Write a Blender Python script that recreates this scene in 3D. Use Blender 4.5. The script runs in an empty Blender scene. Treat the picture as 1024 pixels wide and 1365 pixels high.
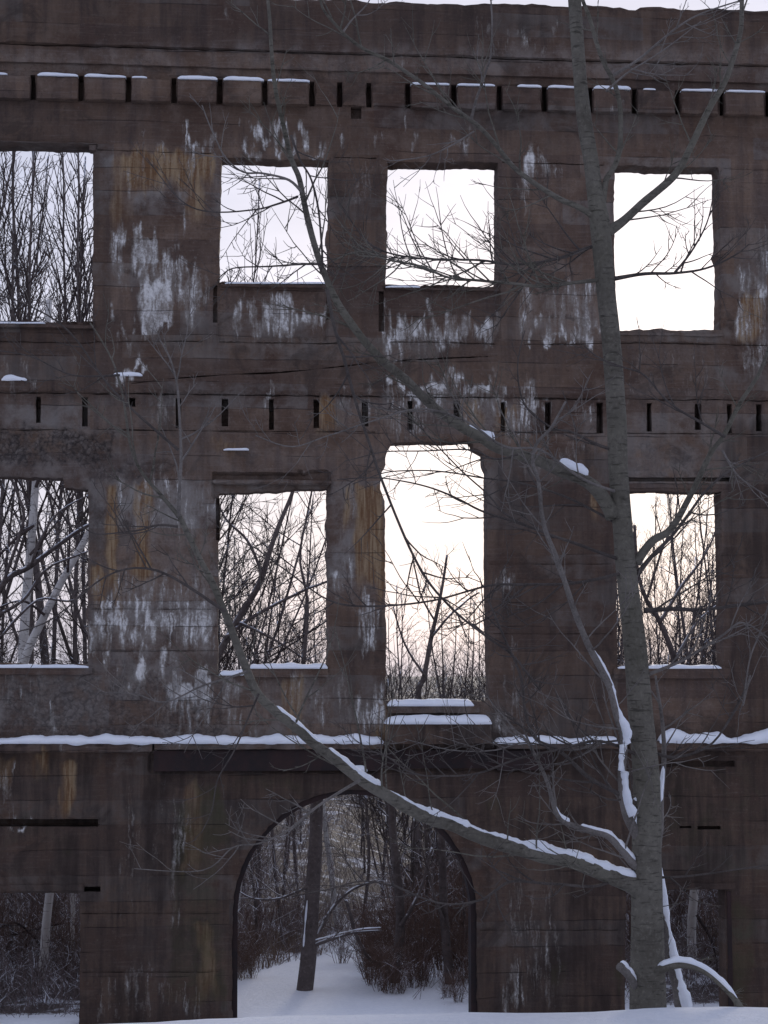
import bpy, math, random
import numpy as np
from mathutils import Vector, Matrix, noise
from mathutils.geometry import delaunay_2d_cdt

random.seed(11)
rng = np.random.default_rng(5)
R = math.radians
scene = bpy.context.scene
COL = scene.collection

# ------------------------------------------------------------------ camera
F = 2340.0                      # focal length in units of a 1024 x 1365 frame
EYE = Vector((0.0, -20.0, 3.85))
YAW, PITCH = R(-4.8), R(5.3)
camd = bpy.data.cameras.new('camera')
cam = bpy.data.objects.new('camera', camd)
COL.objects.link(cam)
cam.location = EYE
cam.rotation_euler = (R(90) + PITCH, 0, YAW)
camd.sensor_fit = 'VERTICAL'
camd.sensor_height = 36
camd.sensor_width = 27
camd.lens = F / 1365 * 36
camd.clip_end = 3000
scene.camera = cam
CR = cam.rotation_euler.to_matrix()
CRT = np.array(CR).T


def at(px, py, Y=0.0):
    """world point on the vertical plane y = Y seen at photo pixel (px, py)"""
    d = CR @ Vector(((px - 512) / F, -(py - 682.5) / F, -1))
    t = (Y - EYE.y) / d.y
    return EYE + d * t


def to_px(P):
    P = np.asarray(P, float) - np.array(EYE)
    L = P @ CRT.T
    return 512 + F * L[:, 0] / -L[:, 2], 682.5 - F * L[:, 1] / -L[:, 2]


def px_at(p):
    a, b = to_px([p])
    return a[0], b[0]


# ------------------------------------------------------------------ nodes
class NT:
    def __init__(s, tree):
        s.t = tree
        s.n = tree.nodes
        s.l = tree.links

    def add(s, typ, ins=None, **props):
        nd = s.n.new(typ)
        for k, v in props.items():
            setattr(nd, k, v)
        for k, v in (ins or {}).items():
            if isinstance(v, bpy.types.NodeSocket):
                s.l.new(v, nd.inputs[k])
            else:
                nd.inputs[k].default_value = v
        return nd

    def math(s, op, a, b=None, clamp=False):
        i = {0: a}
        if b is not None:
            i[1] = b
        return s.add('ShaderNodeMath', i, operation=op, use_clamp=clamp).outputs[0]

    def mix(s, f, a, b):
        nd = s.add('ShaderNodeMix', data_type='RGBA')
        for k, v in ((0, f), (6, a), (7, b)):
            if isinstance(v, bpy.types.NodeSocket):
                s.l.new(v, nd.inputs[k])
            else:
                nd.inputs[k].default_value = v if k == 0 else (*v, 1)[:4]
        return nd.outputs[2]

    def ramp(s, v, lo, hi):
        return s.add('ShaderNodeMapRange', {0: v, 1: lo, 2: hi, 3: 0.0, 4: 1.0}, interpolation_type='SMOOTHSTEP').outputs[0]

    def noise(s, vec, scale, detail=5, rough=.55, dist=0.0):
        return s.add('ShaderNodeTexNoise', {'Vector': vec, 'Scale': scale, 'Detail': detail, 'Roughness': rough, 'Distortion': dist}).outputs[0]

    def scaled(s, vec, sc, loc=(0, 0, 0)):
        return s.add('ShaderNodeMapping', {0: vec, 1: loc, 3: sc}).outputs[0]


def material(name):
    m = bpy.data.materials.new(name)
    m.use_nodes = True
    t = NT(m.node_tree)
    t.n.clear()
    out = t.add('ShaderNodeOutputMaterial')
    b = t.add('ShaderNodeBsdfPrincipled')
    t.l.new(b.outputs[0], out.inputs[0])
    return m, t, b


def setin(t, b, **kw):
    for k, v in kw.items():
        k = k.replace('_', ' ')
        if isinstance(v, bpy.types.NodeSocket):
            t.l.new(v, b.inputs[k])
        else:
            b.inputs[k].default_value = (*v, 1)[:4] if isinstance(v, tuple) else v


def bump(t, h, strength, dist):
    return t.add('ShaderNodeBump', {'Height': h, 'Strength': strength, 'Distance': dist}).outputs[0]


# concrete: board-marked, brown-grey, with lime, rust, moss, darker zones and painted shade carried as masks
def make_concrete():
    m, t, b = material('weathered_concrete')
    pos = t.add('ShaderNodeNewGeometry').outputs['Position']
    sep = t.add('ShaderNodeSeparateXYZ', {0: pos})
    A = lambda n: t.add('ShaderNodeAttribute', attribute_name=n).outputs['Fac']
    big = t.noise(pos, 0.9, 5, .6, .4)
    med = t.noise(pos, 4.5, 6, .65, .3)
    fine = t.noise(pos, 34, 5, .7)
    grit = t.noise(pos, 120, 3, .7)
    streak = t.noise(t.scaled(pos, (9, 3, .9)), 1.0, 6, .62, .15)
    streak2 = t.noise(t.scaled(pos, (26, 6, 2.0), (3, 0, 9)), 1.0, 5, .6, .25)
    # board courses
    wob = t.noise(t.scaled(pos, (.5, 1, 1)), 1.3, 3)
    zz = t.math('ADD', t.math('MULTIPLY', sep.outputs[2], 3.6), t.math('MULTIPLY', wob, .30))
    fr = t.math('FRACT', zz)
    row = t.math('FLOOR', zz)
    shift = t.add('ShaderNodeTexWhiteNoise', {1: row}, noise_dimensions='1D').outputs[0]
    cellx = t.math('FLOOR', t.math('ADD', t.math('MULTIPLY', sep.outputs[0], .55), t.math('MULTIPLY', shift, 7.0)))
    cell = t.add('ShaderNodeCombineXYZ', {0: cellx, 1: row})
    course = t.add('ShaderNodeTexWhiteNoise', {0: cell.outputs[0]}, noise_dimensions='2D').outputs[0]
    line = t.math('SUBTRACT', 1.0, t.ramp(t.math('ABSOLUTE', t.math('SUBTRACT', fr, .5)), .478, .5), clamp=True)
    linem = t.math('MULTIPLY', t.math('SUBTRACT', 1.0, line), t.ramp(t.noise(t.scaled(pos, (1.1, 1, 3.6)), 1.0, 4, .6), .47, .62))
    grain = t.noise(t.scaled(pos, (2.2, 2, 42)), 1.0, 4, .6, .1)
    c = t.mix(t.ramp(big, .32, .68), (.080, .046, .031), (.186, .124, .086))
    c = t.mix(t.math('MULTIPLY', t.ramp(med, .42, .72), .6), c, (.205, .150, .115))
    c = t.mix(t.math('MULTIPLY', course, .55), c, (.060, .039, .033))
    c = t.mix(t.math('MULTIPLY', t.ramp(t.math('ADD', t.math('MULTIPLY', streak, .55), t.math('MULTIPLY', big, .45)), .46, .64), .60), c, (.055, .040, .038))
    c = t.mix(t.math('MULTIPLY', t.ramp(grain, .5, .75), .30), c, (.210, .170, .150))
    c = t.mix(t.math('MULTIPLY', t.ramp(fine, .56, .74), .45), c, (.230, .190, .168))
    c = t.mix(t.math('MULTIPLY', t.ramp(fine, .46, .28), .5), c, (.030, .022, .021))
    tone = t.add('ShaderNodeTexWhiteNoise', {0: t.add('ShaderNodeVectorMath', {0: cell.outputs[0], 1: (31.0, 17.0, 0)}, operation='ADD').outputs[0]}, noise_dimensions='2D').outputs[0]
    c = t.mix(t.math('MULTIPLY', t.math('MULTIPLY', t.ramp(tone, .68, .76), t.ramp(t.math('ADD', med, t.math('MULTIPLY', big, .5)), .55, .95)), .55), c, (.190, .172, .155))
    c = t.mix(t.math('MULTIPLY', t.ramp(t.noise(pos, 1.7, 6, .7, .8), .54, .66), .55), c, (.040, .030, .025))
    # paler cement / darker zones, with balcony block shade painted in
    c = t.mix(t.math('MULTIPLY', t.math('MULTIPLY', A('pale'), t.math('ADD', .45, t.math('MULTIPLY', course, .8))), t.ramp(t.math('ADD', med, t.math('MULTIPLY', fine, .3)), .40, .85)), c, (.265, .245, .225))
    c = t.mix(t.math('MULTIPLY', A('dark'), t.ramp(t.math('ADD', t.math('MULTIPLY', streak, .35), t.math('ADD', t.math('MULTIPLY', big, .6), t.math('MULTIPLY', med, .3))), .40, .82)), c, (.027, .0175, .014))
    # rust
    rs = t.math('ADD', t.math('MULTIPLY', streak2, .55), t.math('ADD', t.math('MULTIPLY', streak, .3), t.math('MULTIPLY', fine, .15)))
    rust = t.ramp(t.math('MULTIPLY', A('rust'), t.math('ADD', .45, t.math('MULTIPLY', t.math('ADD', t.math('MULTIPLY', streak, .6), t.math('MULTIPLY', med, .4)), 1.1))), .10, .85)
    c = t.mix(t.math('MULTIPLY', rust, .88), c, t.mix(t.ramp(rs, .42, .60), (.140, .070, .030), (.30, .21, .12)))
    # moss
    mm = t.ramp(t.math('ADD', A('moss'), t.math('SUBTRACT', med, .5)), .3, .9)
    c = t.mix(t.math('MULTIPLY', mm, .7), c, (.050, .046, .020))
    # lime bloom: runs downwards in tongues
    wand = t.add('ShaderNodeTexNoise', {'Vector': t.scaled(pos, (5, 3, 5)), 'Scale': 1.0, 'Detail': 4.0, 'Roughness': .6}).outputs[1]
    wp0 = t.add('ShaderNodeVectorMath', {0: pos, 1: t.add('ShaderNodeVectorMath', {0: wand, 3: .10}, operation='SCALE').outputs[0]}, operation='ADD').outputs[0]
    drip = t.noise(t.scaled(wp0, (20, 4, 1.7)), 1.0, 6, .6, .1)
    blot = t.noise(t.scaled(wp0, (8, 5, 4.0)), 1.0, 6, .65, .5)
    kind = t.ramp(t.noise(pos, 2.3, 3, .5), .42, .58)
    drip2 = t.noise(t.scaled(wp0, (42, 6, 2.2), (1, 0, 4)), 1.0, 5, .6, .1)
    dd = t.math('ADD', t.math('MULTIPLY', drip, kind), t.math('MULTIPLY', drip2, t.math('SUBTRACT', 1.0, kind)))
    n = t.math('ADD', t.math('MULTIPLY', dd, .58), t.math('ADD', t.math('MULTIPLY', streak, .12), t.math('MULTIPLY', blot, .30)))
    n = t.math('ADD', n, t.math('MULTIPLY', t.math('SUBTRACT', fine, .5), .16))
    lm = t.math('ADD', t.math('MULTIPLY', A('lime'), t.math('ADD', .90, t.math('MULTIPLY', course, .42))), t.math('MULTIPLY', t.math('SUBTRACT', n, .5), 3.8))
    gate = t.ramp(A('lime'), .04, .22)
    thin = t.math('MULTIPLY', t.ramp(lm, .32, .86), gate)
    thick = t.math('MULTIPLY', t.ramp(lm, .66, 1.22), gate)
    c = t.mix(t.math('MULTIPLY', thin, .58), c, (.27, .245, .215))
    c = t.mix(t.math('MULTIPLY', thick, t.ramp(t.math('ADD', t.math('MULTIPLY', fine, .5), blot), .50, .92)), c, (.68, .655, .62))
    c = t.mix(t.math('MULTIPLY', linem, .42), c, (.022, .016, .016))
    h = t.math('ADD', t.math('MULTIPLY', med, .8), t.math('ADD', t.math('MULTIPLY', fine, .45), t.math('MULTIPLY', grit, .12)))
    wp = t.add('ShaderNodeVectorMath', {0: pos, 1: t.add('ShaderNodeVectorMath', {0: t.add('ShaderNodeTexNoise', {'Vector': pos, 'Scale': 9.0, 'Detail': 3.0}).outputs[1], 3: .12}, operation='SCALE').outputs[0]}, operation='ADD').outputs[0]
    vor = t.add('ShaderNodeTexVoronoi', {'Vector': wp, 'Scale': 24.0})
    rg = vor.outputs['Distance']
    stone = t.add('ShaderNodeSeparateXYZ', {0: vor.outputs['Color']}).outputs[0]
    rk = t.math('MULTIPLY', A('rough'), t.ramp(t.math('ADD', t.math('MULTIPLY', med, .6), t.math('MULTIPLY', fine, .4)), .40, .58))
    h = t.math('ADD', h, t.math('MULTIPLY', t.math('MULTIPLY', rk, rg), -2.0))
    c = t.mix(t.math('MULTIPLY', rk, .6), c, t.mix(t.ramp(stone, .2, 1.0), (.060, .046, .042), (.165, .140, .125)))
    c = t.mix(t.math('MULTIPLY', rk, t.math('MULTIPLY', t.ramp(rg, .45, .8), .7)), c, (.030, .024, .024))
    h = t.math('SUBTRACT', h, t.math('MULTIPLY', linem, .9))
    setin(t, b, Base_Color=c, Roughness=.9, Normal=bump(t, h, .85, .022))
    b.inputs['Specular IOR Level'].default_value = .25
    return m


def make_snow():
    m, t, b = material('snow')
    pos = t.add('ShaderNodeNewGeometry').outputs['Position']
    a = t.noise(pos, 5, 5, .6)
    f = t.noise(pos, 60, 4, .7)
    c = t.mix(t.ramp(a, .3, .7), (.80, .82, .86), (.88, .89, .91))
    setin(t, b, Base_Color=c, Roughness=.7, Normal=bump(t, t.math('ADD', a, t.math('MULTIPLY', f, .25)), .5, .03))
    b.inputs['Subsurface Weight'].default_value = .15
    b.inputs['Subsurface Radius'].default_value = (.02, .025, .03)
    return m


def make_bark(name, dark, light, lent=True, snow=0.0, scale=1.0, moss=0.0, flecks=4.0):
    m, t, b = material(name)
    g = t.add('ShaderNodeNewGeometry')
    pos = g.outputs['Position']
    obj = t.add('ShaderNodeTexCoord').outputs['Object']
    a = t.noise(obj, 3.0 * scale, 5, .6)
    f = t.noise(obj, 40 * scale, 5, .65)
    c = t.mix(t.ramp(a, .3, .7), dark, light)
    c = t.mix(t.math('MULTIPLY', t.ramp(f, .5, .72), .6), c, tuple(x * 1.35 for x in light))
    c = t.mix(t.math('MULTIPLY', t.ramp(f, .46, .28), .7), c, tuple(x * .5 for x in dark))
    h = f
    if lent:   # horizontal lenticels and rings
        ln = t.noise(t.scaled(obj, (10, 10, 75)), 1.0, 4, .6, .2)
        lm = t.ramp(ln, .56, .66)
        c = t.mix(t.math('MULTIPLY', lm, .65), c, tuple(x * .34 for x in dark))
        h = t.math('SUBTRACT', h, t.math('MULTIPLY', lm, .6))
        big = t.noise(t.scaled(obj, (1.5, 1.5, 5)), 1.0, 3, .6)
        c = t.mix(t.math('MULTIPLY', t.ramp(big, .5, .7), .5), c, tuple(x * .62 for x in light))
    if moss:
        mo = t.math('MULTIPLY', t.ramp(t.noise(obj, 1.6, 4, .6), .45, .65), moss)
        c = t.mix(mo, c, (.075, .075, .040))
    if snow:
        nz = t.add('ShaderNodeSeparateXYZ', {0: g.outputs['Normal']}).outputs[2]
        sn = t.math('MULTIPLY', t.ramp(nz, .35, .7), t.ramp(t.noise(pos, flecks, 4, .65), .60 - .2 * snow, .68 - .2 * snow))
        c = t.mix(sn, c, (.78, .80, .84))
    setin(t, b, Base_Color=c, Roughness=.85, Normal=bump(t, h, .6, .006))
    b.inputs['Specular IOR Level'].default_value = .2
    return m


def make_birch():
    m, t, b = material('birch_bark')
    obj = t.add('ShaderNodeTexCoord').outputs['Object']
    a = t.noise(obj, 2.0, 5, .6)
    ln = t.noise(t.scaled(obj, (5, 5, 34)), 1.0, 4, .65, .3)
    bl = t.noise(t.scaled(obj, (6, 6, 4)), 1.0, 5, .7, .6)
    c = t.mix(t.ramp(a, .3, .7), (.40, .37, .34), (.60, .57, .53))
    c = t.mix(t.math('MULTIPLY', t.ramp(ln, .56, .66), .85), c, (.06, .05, .045))
    c = t.mix(t.ramp(bl, .60, .68), c, (.05, .042, .04))
    setin(t, b, Base_Color=c, Roughness=.75, Normal=bump(t, ln, .4, .006))
    return m


def make_steel():
    m, t, b = material('rusted_steel')
    pos = t.add('ShaderNodeNewGeometry').outputs['Position']
    a = t.noise(pos, 3.5, 6, .65)
    f = t.noise(pos, 45, 5, .7)
    st = t.noise(t.scaled(pos, (12, 4, 1.5)), 1.0, 5, .6)
    c = t.mix(t.ramp(a, .35, .65), (.012, .007, .007), (.030, .012, .010))
    c = t.mix(t.math('MULTIPLY', t.ramp(f, .55, .7), .6), c, (.050, .020, .012))
    c = t.mix(t.math('MULTIPLY', t.ramp(st, .5, .7), .5), c, (.016, .011, .012))
    setin(t, b, Base_Color=c, Roughness=.8, Metallic=.15, Normal=bump(t, t.math('ADD', a, f), .5, .008))
    return m


def make_ground():
    m, t, b = material('snowy_ground')
    pos = t.add('ShaderNodeNewGeometry').outputs['Position']
    cover = t.add('ShaderNodeAttribute', attribute_name='litter').outputs['Fac']
    a = t.noise(pos, 1.1, 6, .65, .5)
    f = t.noise(pos, 14, 6, .75)
    g = t.noise(pos, 60, 4, .7)
    li = t.mix(t.ramp(f, .35, .65), (.050, .037, .034), (.110, .078, .066))
    li = t.mix(t.ramp(t.math('ADD', a, t.math('MULTIPLY', f, .3)), .69, .76), li, (.60, .61, .65))
    sn = t.mix(t.ramp(f, .3, .7), (.80, .82, .86), (.88, .89, .91))
    k = t.ramp(t.math('ADD', cover, t.math('MULTIPLY', t.math('SUBTRACT', f, .5), 1.1)), .42, .58)
    h = t.math('ADD', t.math('MULTIPLY', a, 2.0), t.math('ADD', f, t.math('MULTIPLY', g, .3)))
    setin(t, b, Base_Color=t.mix(k, sn, li), Roughness=.8, Normal=bump(t, h, .6, .06))
    return m


CONC = make_concrete()
SNOW = make_snow()
BARK = make_bark('grey_green_bark', (.092, .081, .064), (.160, .144, .117), True, 0, 1.0, .15)
BARK_PALE = make_bark('pale_twig_bark', (.110, .095, .084), (.190, .168, .150), False, 0, 2.0)
BARK_DARK = make_bark('dark_twig_bark', (.056, .046, .041), (.098, .082, .072), False, 0, 2.0)
WOOD = make_bark('forest_bark', (.075, .060, .056), (.150, .122, .112), False, .75, .6)
WOODTWIG = make_bark('forest_twig_bark', (.042, .031, .030), (.080, .060, .055), False, .30, 2.0)
BRUSH = make_bark('undergrowth_bark', (.120, .090, .088), (.220, .170, .158), False, .70, 2.0, 0, 6.0)
STRAW = make_bark('dry_grass', (.110, .070, .045), (.190, .125, .080), False, .2, 2.0)
SHRUB = make_bark('shrub_twig_bark', (.095, .058, .046), (.180, .115, .088), False, .30, 2.0)
BIRCH = make_birch()
STEEL = make_steel()
GROUND = make_ground()


# ------------------------------------------------------------------ objects
def tag(o, label=None, cat=None, group=None, kind=None):
    if label: o['label'] = label
    if cat: o['category'] = cat
    if group: o['group'] = group
    if kind: o['kind'] = kind
    return o


def empty(name, loc, label=None, cat=None, group=None, kind=None):
    o = bpy.data.objects.new(name, None)
    o.location = loc
    o.empty_display_size = .2
    COL.objects.link(o)
    return tag(o, label, cat, group, kind)


def link_mesh(name, verts, faces, mat, parent=None, smooth=True, local=None):
    """verts in world coordinates; local = the parent's origin to subtract"""
    me = bpy.data.meshes.new(name)
    V = np.asarray(verts, np.float64)
    if local is not None:
        V = V - np.array(local)
    me.from_pydata(V.tolist(), [], faces)
    me.materials.append(mat)
    if smooth:
        me.polygons.foreach_set('use_smooth', [True] * len(me.polygons))
    me.update()
    o = bpy.data.objects.new(name, me)
    COL.objects.link(o)
    if parent is not None:
        o.parent = parent
    return o


def copy_thing(root, loc, rz, sc):
    r = root.copy()
    COL.objects.link(r)
    r.location = loc
    r.rotation_euler = (0, 0, rz)
    r.scale = (sc, sc, sc)
    for ch in root.children:
        c = ch.copy()
        COL.objects.link(c)
        c.parent = r
    return r


# ------------------------------------------------------------------ tubes
class Tubes:
    def __init__(s):
        s.v, s.f = [], []

    def tube(s, pts, rad, sides=4, cap=True):
        n = len(pts)
        base = len(s.v)
        up = Vector((.31, .17, .93))
        prev = None
        for i, p in enumerate(pts):
            d = pts[min(i + 1, n - 1)] - pts[max(i - 1, 0)]
            if d.length < 1e-9:
                d = Vector((0, 0, 1))
            d.normalize()
            if prev is None:
                u = d.cross(up)
                if u.length < .05:
                    u = d.cross(Vector((1, 0, 0)))
            else:
                u = prev - d * prev.dot(d)
            u.normalize()
            prev = u
            w = d.cross(u)
            r = rad[i]
            for k in range(sides):
                a = 2 * math.pi * k / sides
                q = p + (u * math.cos(a) + w * math.sin(a)) * r
                s.v.append((q.x, q.y, q.z))
        for i in range(n - 1):
            for k in range(sides):
                a0 = base + i * sides + k
                a1 = base + i * sides + (k + 1) % sides
                s.f.append((a0, a1, a1 + sides, a0 + sides))
        if cap:
            s.f.append(tuple(base + (n - 1) * sides + k for k in range(sides)))
            s.f.append(tuple(base + k for k in reversed(range(sides))))


def rvec(r):
    z = r.uniform(-1, 1)
    a = r.uniform(0, 2 * math.pi)
    q = math.sqrt(1 - z * z)
    return Vector((q * math.cos(a), q * math.sin(a), z))


def grow(r, p, d, L, n, wander, lift):
    pts = [p.copy()]
    d = d.normalized()
    for i in range(n):
        d = (d + rvec(r) * wander + Vector((0, 0, lift))).normalized()
        pts.append(pts[-1] + d * (L / n))
    return pts


def side_dir(r, d, ang, bias=None):
    """a direction leaving d at angle ang, round a random azimuth"""
    u = d.cross(rvec(r))
    if u.length < 1e-3:
        u = d.cross(Vector((1, .2, 0)))
    u.normalize()
    if bias is not None and u.dot(bias) < 0:
        u = -u
    return (d * math.cos(ang) + u * math.sin(ang)).normalized()


def taper(r0, r1, n, e=1.0):
    return [r0 + (r1 - r0) * (i / max(n - 1, 1)) ** e for i in range(n)]


def along(pts, t):
    x = t * (len(pts) - 1)
    i = min(int(x), len(pts) - 2)
    f = x - i
    return pts[i].lerp(pts[i + 1], f), (pts[i + 1] - pts[i]).normalized()


# ------------------------------------------------------------------ ground
def sstep(a, b, x):
    t = np.clip((x - a) / (b - a), 0, 1)
    return t * t * (3 - 2 * t)


def waves(x, y):
    return (np.sin(x * .9 + 1.3 * np.sin(y * .45)) * .5 + np.sin(x * 2.3 + y * 1.7 + 1) * .25 + np.sin(y * 1.1 - x * .35 + 2) * .35
            + np.sin(x * 4.9 - y * 3.1) * .1)


def path_x(y):
    return 0.45 + 0.08 * np.sin(y * .5) + y * .165


def path_w(y):
    return np.maximum(.12, 1.0 - .058 * y)


def ground_z(x, y):
    x = np.asarray(x, float)
    y = np.asarray(y, float)
    front = 1.957 + .020 * waves(x * 1.2, y * .8) + .008 * waves(x * 5.3 + 1, y * 4.1) + .010 * x
    z = front * (1 - sstep(-10.3, -5.0, y))
    back = -1.1 * sstep(2, 13, y) + .9 * sstep(16, 70, y) + 2.0 * sstep(90, 320, y)
    off = np.abs(x - path_x(y))
    bank = .60 * sstep(.2, 2.8, off - path_w(y)) * sstep(1.5, 6, y) + .18 * waves(x * .6, y * .5) * sstep(3, 12, y)
    return z + (back + bank) * sstep(.5, 3, y)


def gz(x, y):
    return float(ground_z(x, y))


def axis(pieces):
    out = []
    for a, b, n in pieces:
        out += list(np.linspace(a, b, n, endpoint=False))
    out.append(pieces[-1][1])
    return np.array(out)


gx = axis([(-900, -60, 14), (-60, -14, 40), (-14, 14, 190), (14, 60, 40), (60, 900, 14)])
gy = axis([(-600, -40, 12), (-40, -14, 40), (-14, 18, 200), (18, 90, 110), (90, 1500, 30)])
GX, GY = np.meshgrid(gx, gy)
GZ = ground_z(GX, GY)
nx, ny = len(gx), len(gy)
gv = np.stack([GX.ravel(), GY.ravel(), GZ.ravel()], 1)
gf = [(j * nx + i, j * nx + i + 1, (j + 1) * nx + i + 1, (j + 1) * nx + i) for j in range(ny - 1) for i in range(nx - 1)]
ground = link_mesh('ground', gv, gf, GROUND)
off = np.abs(GX - path_x(GY)).ravel() + .5 * waves(GX * 1.3, GY * 1.3).ravel()
right = (GX.ravel() > path_x(GY.ravel())) & (GX.ravel() < 5)
litter = sstep(.1, 1.0, off - path_w(GY.ravel())) * sstep(.3, 1.0, GY.ravel()) * np.where(right & (GY.ravel() < 9), .40, .78)
litter = np.maximum(litter, .74 * sstep(12, 18, GY.ravel() + waves(GX, GY).ravel()))
at_ = ground.data.attributes.new('litter', 'FLOAT', 'POINT')
at_.data.foreach_set('value', litter.astype(np.float32))
tag(ground, 'snow covered ground with a trodden clearing running into the wood', 'ground', kind='structure')

# ------------------------------------------------------------------ ruined facade
TH = .32       # wall thickness

# weathering and painted shade: (kind, x0, x1, y0, y1, strength, side softness, lower softness) in photo pixels on the wall face
ST = []
def st(kind, x0, x1, y0, y1, s=1.0, sx=13, sb=38, stp=14):
    ST.append((kind, x0, x1, y0, y1, s, sx, sb, stp))

# --- lime
for a in [(150, 168, 298, 372, .75), (180, 214, 305, 372, .8), (200, 232, 330, 385, .75), (150, 278, 366, 384, .62), (182, 228, 372, 438, 1.05, 10, 14),
          (222, 276, 352, 412, .72), (152, 190, 428, 446, .8), (165, 282, 205, 250, .42), (240, 252, 210, 300, .5),
          (325, 438, 179, 199, .92, 10, 8), (458, 470, 180, 205, .8), (485, 522, 168, 190, .62), (486, 494, 182, 206, .8), (548, 560, 178, 202, .85),
          (600, 624, 184, 200, .7), (150, 162, 183, 200, .85), (192, 198, 186, 204, .8), (246, 290, 178, 202, .72), (345, 440, 176, 184, .6),
          (694, 712, 190, 240, .85), (688, 704, 235, 290, .6), (716, 746, 205, 228, .55), (470, 496, 215, 250, .42), (690, 702, 340, 362, .6),
          (694, 716, 384, 424, .78), (724, 800, 382, 436, .50), (762, 796, 385, 450, .7), (700, 804, 432, 446, .95, 8, 14),
          (308, 432, 402, 446, .68), (360, 430, 404, 446, .8), (512, 668, 424, 452, .76), (514, 548, 440, 472, .95), (575, 612, 428, 452, .95), (610, 668, 432, 456, .8),
          (520, 672, 507, 524, .98, 8, 16), (560, 668, 520, 536, .62), (488, 500, 520, 552, .8), (356, 366, 506, 530, .9), (690, 712, 505, 540, .7), (455, 520, 512, 520, .5),
          (985, 1030, 372, 448, .68), (985, 1000, 380, 450, .8), (0, 52, 488, 512, .55), (150, 194, 490, 506, .95, 6, 8), (1005, 1060, 300, 380, .4),
          (122, 290, 770, 812, .62), (120, 292, 812, 850, .76), (122, 145, 812, 880, .7), (180, 196, 860, 905, .75), (212, 226, 862, 905, .75), (262, 292, 800, 880, .55),
          (200, 220, 752, 800, .6), (160, 290, 640, 716, .42), (440, 456, 758, 784, .85), (455, 478, 655, 800, .5), (478, 498, 808, 836, .8), (486, 498, 826, 862, .72),
          (220, 276, 898, 960, 1.0, 12, 40), (240, 266, 940, 992, .8), (66, 78, 930, 990, .75), (300, 322, 900, 985, .6), (340, 352, 905, 980, .6), (382, 500, 905, 960, .45),
          (476, 512, 922, 962, .8), (150, 220, 902, 915, .55), (0, 70, 905, 940, .4),
          (212, 236, 530, 562, .62), (240, 246, 525, 565, .55), (455, 505, 530, 566, .5), (512, 604, 530, 576, .5), (608, 690, 531, 572, .5), (688, 732, 536, 574, .58), (768, 805, 534, 556, .5), (290, 330, 530, 548, .5),
          (664, 692, 950, 986, .75), (668, 690, 868, 985, .45), (655, 690, 775, 800, .5), (700, 720, 925, 960, .4),
          (8, 18, 1020, 1085, .6), (10, 46, 1080, 1090, .8, 6, 5), (672, 702, 1300, 1352, .5), (128, 270, 1296, 1352, .30), (680, 745, 1180, 1345, .28), (170, 182, 1040, 1240, .34), (226, 240, 1040, 1260, .37), (205, 210, 1040, 1180, .36),
          (205, 262, 1070, 1120, .30), (640, 760, 40, 60, .38), (590, 600, 95, 130, .3), (533, 540, 70, 92, .75), (110, 118, 78, 92, .75), (168, 176, 72, 92, .7),
          (815, 832, 150, 172, .55), (300, 312, 1, 20, .3), (836, 960, 455, 520, .28), (990, 1040, 450, 500, .5), (290, 420, 640, 650, .4), (690, 760, 560, 640, .30), (752, 775, 590, 640, .5)]:
    st('lime', *a)
# --- rust
for a in [(164, 286, 203, 246, .88), (150, 175, 205, 300, .5), (250, 268, 205, 290, .7), (144, 160, 644, 775, 1.0), (182, 198, 640, 772, 1.0), (124, 138, 755, 805, .85), (150, 165, 770, 830, .7),
          (458, 470, 655, 705, .75), (480, 512, 648, 780, .92), (494, 504, 690, 800, .95), (424, 452, 531, 575, .95), (618, 640, 535, 572, .6), (655, 676, 532, 572, .85), (682, 692, 535, 575, .7),
          (988, 1020, 388, 448, 1.0), (80, 96, 1008, 1085, .85), (50, 64, 1000, 1040, .7), (5, 16, 1010, 1060, .55), (495, 512, 930, 985, .8), (378, 400, 905, 975, .6), (240, 275, 1045, 1160, .45), (160, 186, 250, 300, .4),
          (262, 282, 1230, 1330, .5), (785, 800, 660, 690, .7), (280, 320, 580, 600, .5)]:
    st('rust', *a)
# --- moss and algae on the lower storey
for a in [(225, 300, 1060, 1345, .55), (262, 306, 1040, 1140, .7), (300, 420, 1030, 1060, .5), (0, 120, 1020, 1180, .3), (640, 680, 1035, 1100, .5), (890, 1024, 1010, 1180, .4),
          (724, 760, 1270, 1320, .5), (815, 830, 1250, 1330, .6), (975, 1010, 1200, 1350, .6), (430, 470, 530, 600, .4)]:
    st('moss', *a, 20, 40, 30)
# --- darker and damp zones, plus painted shade on and below the balcony block
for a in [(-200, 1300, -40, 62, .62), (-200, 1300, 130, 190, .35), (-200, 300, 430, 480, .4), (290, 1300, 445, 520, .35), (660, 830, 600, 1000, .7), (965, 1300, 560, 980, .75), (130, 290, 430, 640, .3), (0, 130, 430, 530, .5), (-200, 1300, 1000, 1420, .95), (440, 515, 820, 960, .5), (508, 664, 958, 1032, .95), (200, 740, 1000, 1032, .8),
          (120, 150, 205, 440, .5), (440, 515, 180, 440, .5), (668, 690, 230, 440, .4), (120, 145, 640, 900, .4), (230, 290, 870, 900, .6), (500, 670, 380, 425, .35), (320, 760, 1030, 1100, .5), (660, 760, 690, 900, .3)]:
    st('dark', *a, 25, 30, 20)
# --- paler cement
for a in [(-200, 1300, 66, 94, .38), (130, 295, 205, 262, .60), (120, 292, 640, 905, .48), (437, 512, 645, 800, .42), (430, 700, 530, 576, .35), (0, 300, 528, 640, .22), (-200, 510, 905, 985, .26), (700, 800, 380, 450, .35),
          (180, 300, 1040, 1350, .14), (660, 760, 1130, 1350, .16), (0, 1024, 596, 640, .16), (840, 960, 440, 560, .15)]:
    st('pale', *a, 15, 25, 15)
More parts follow.
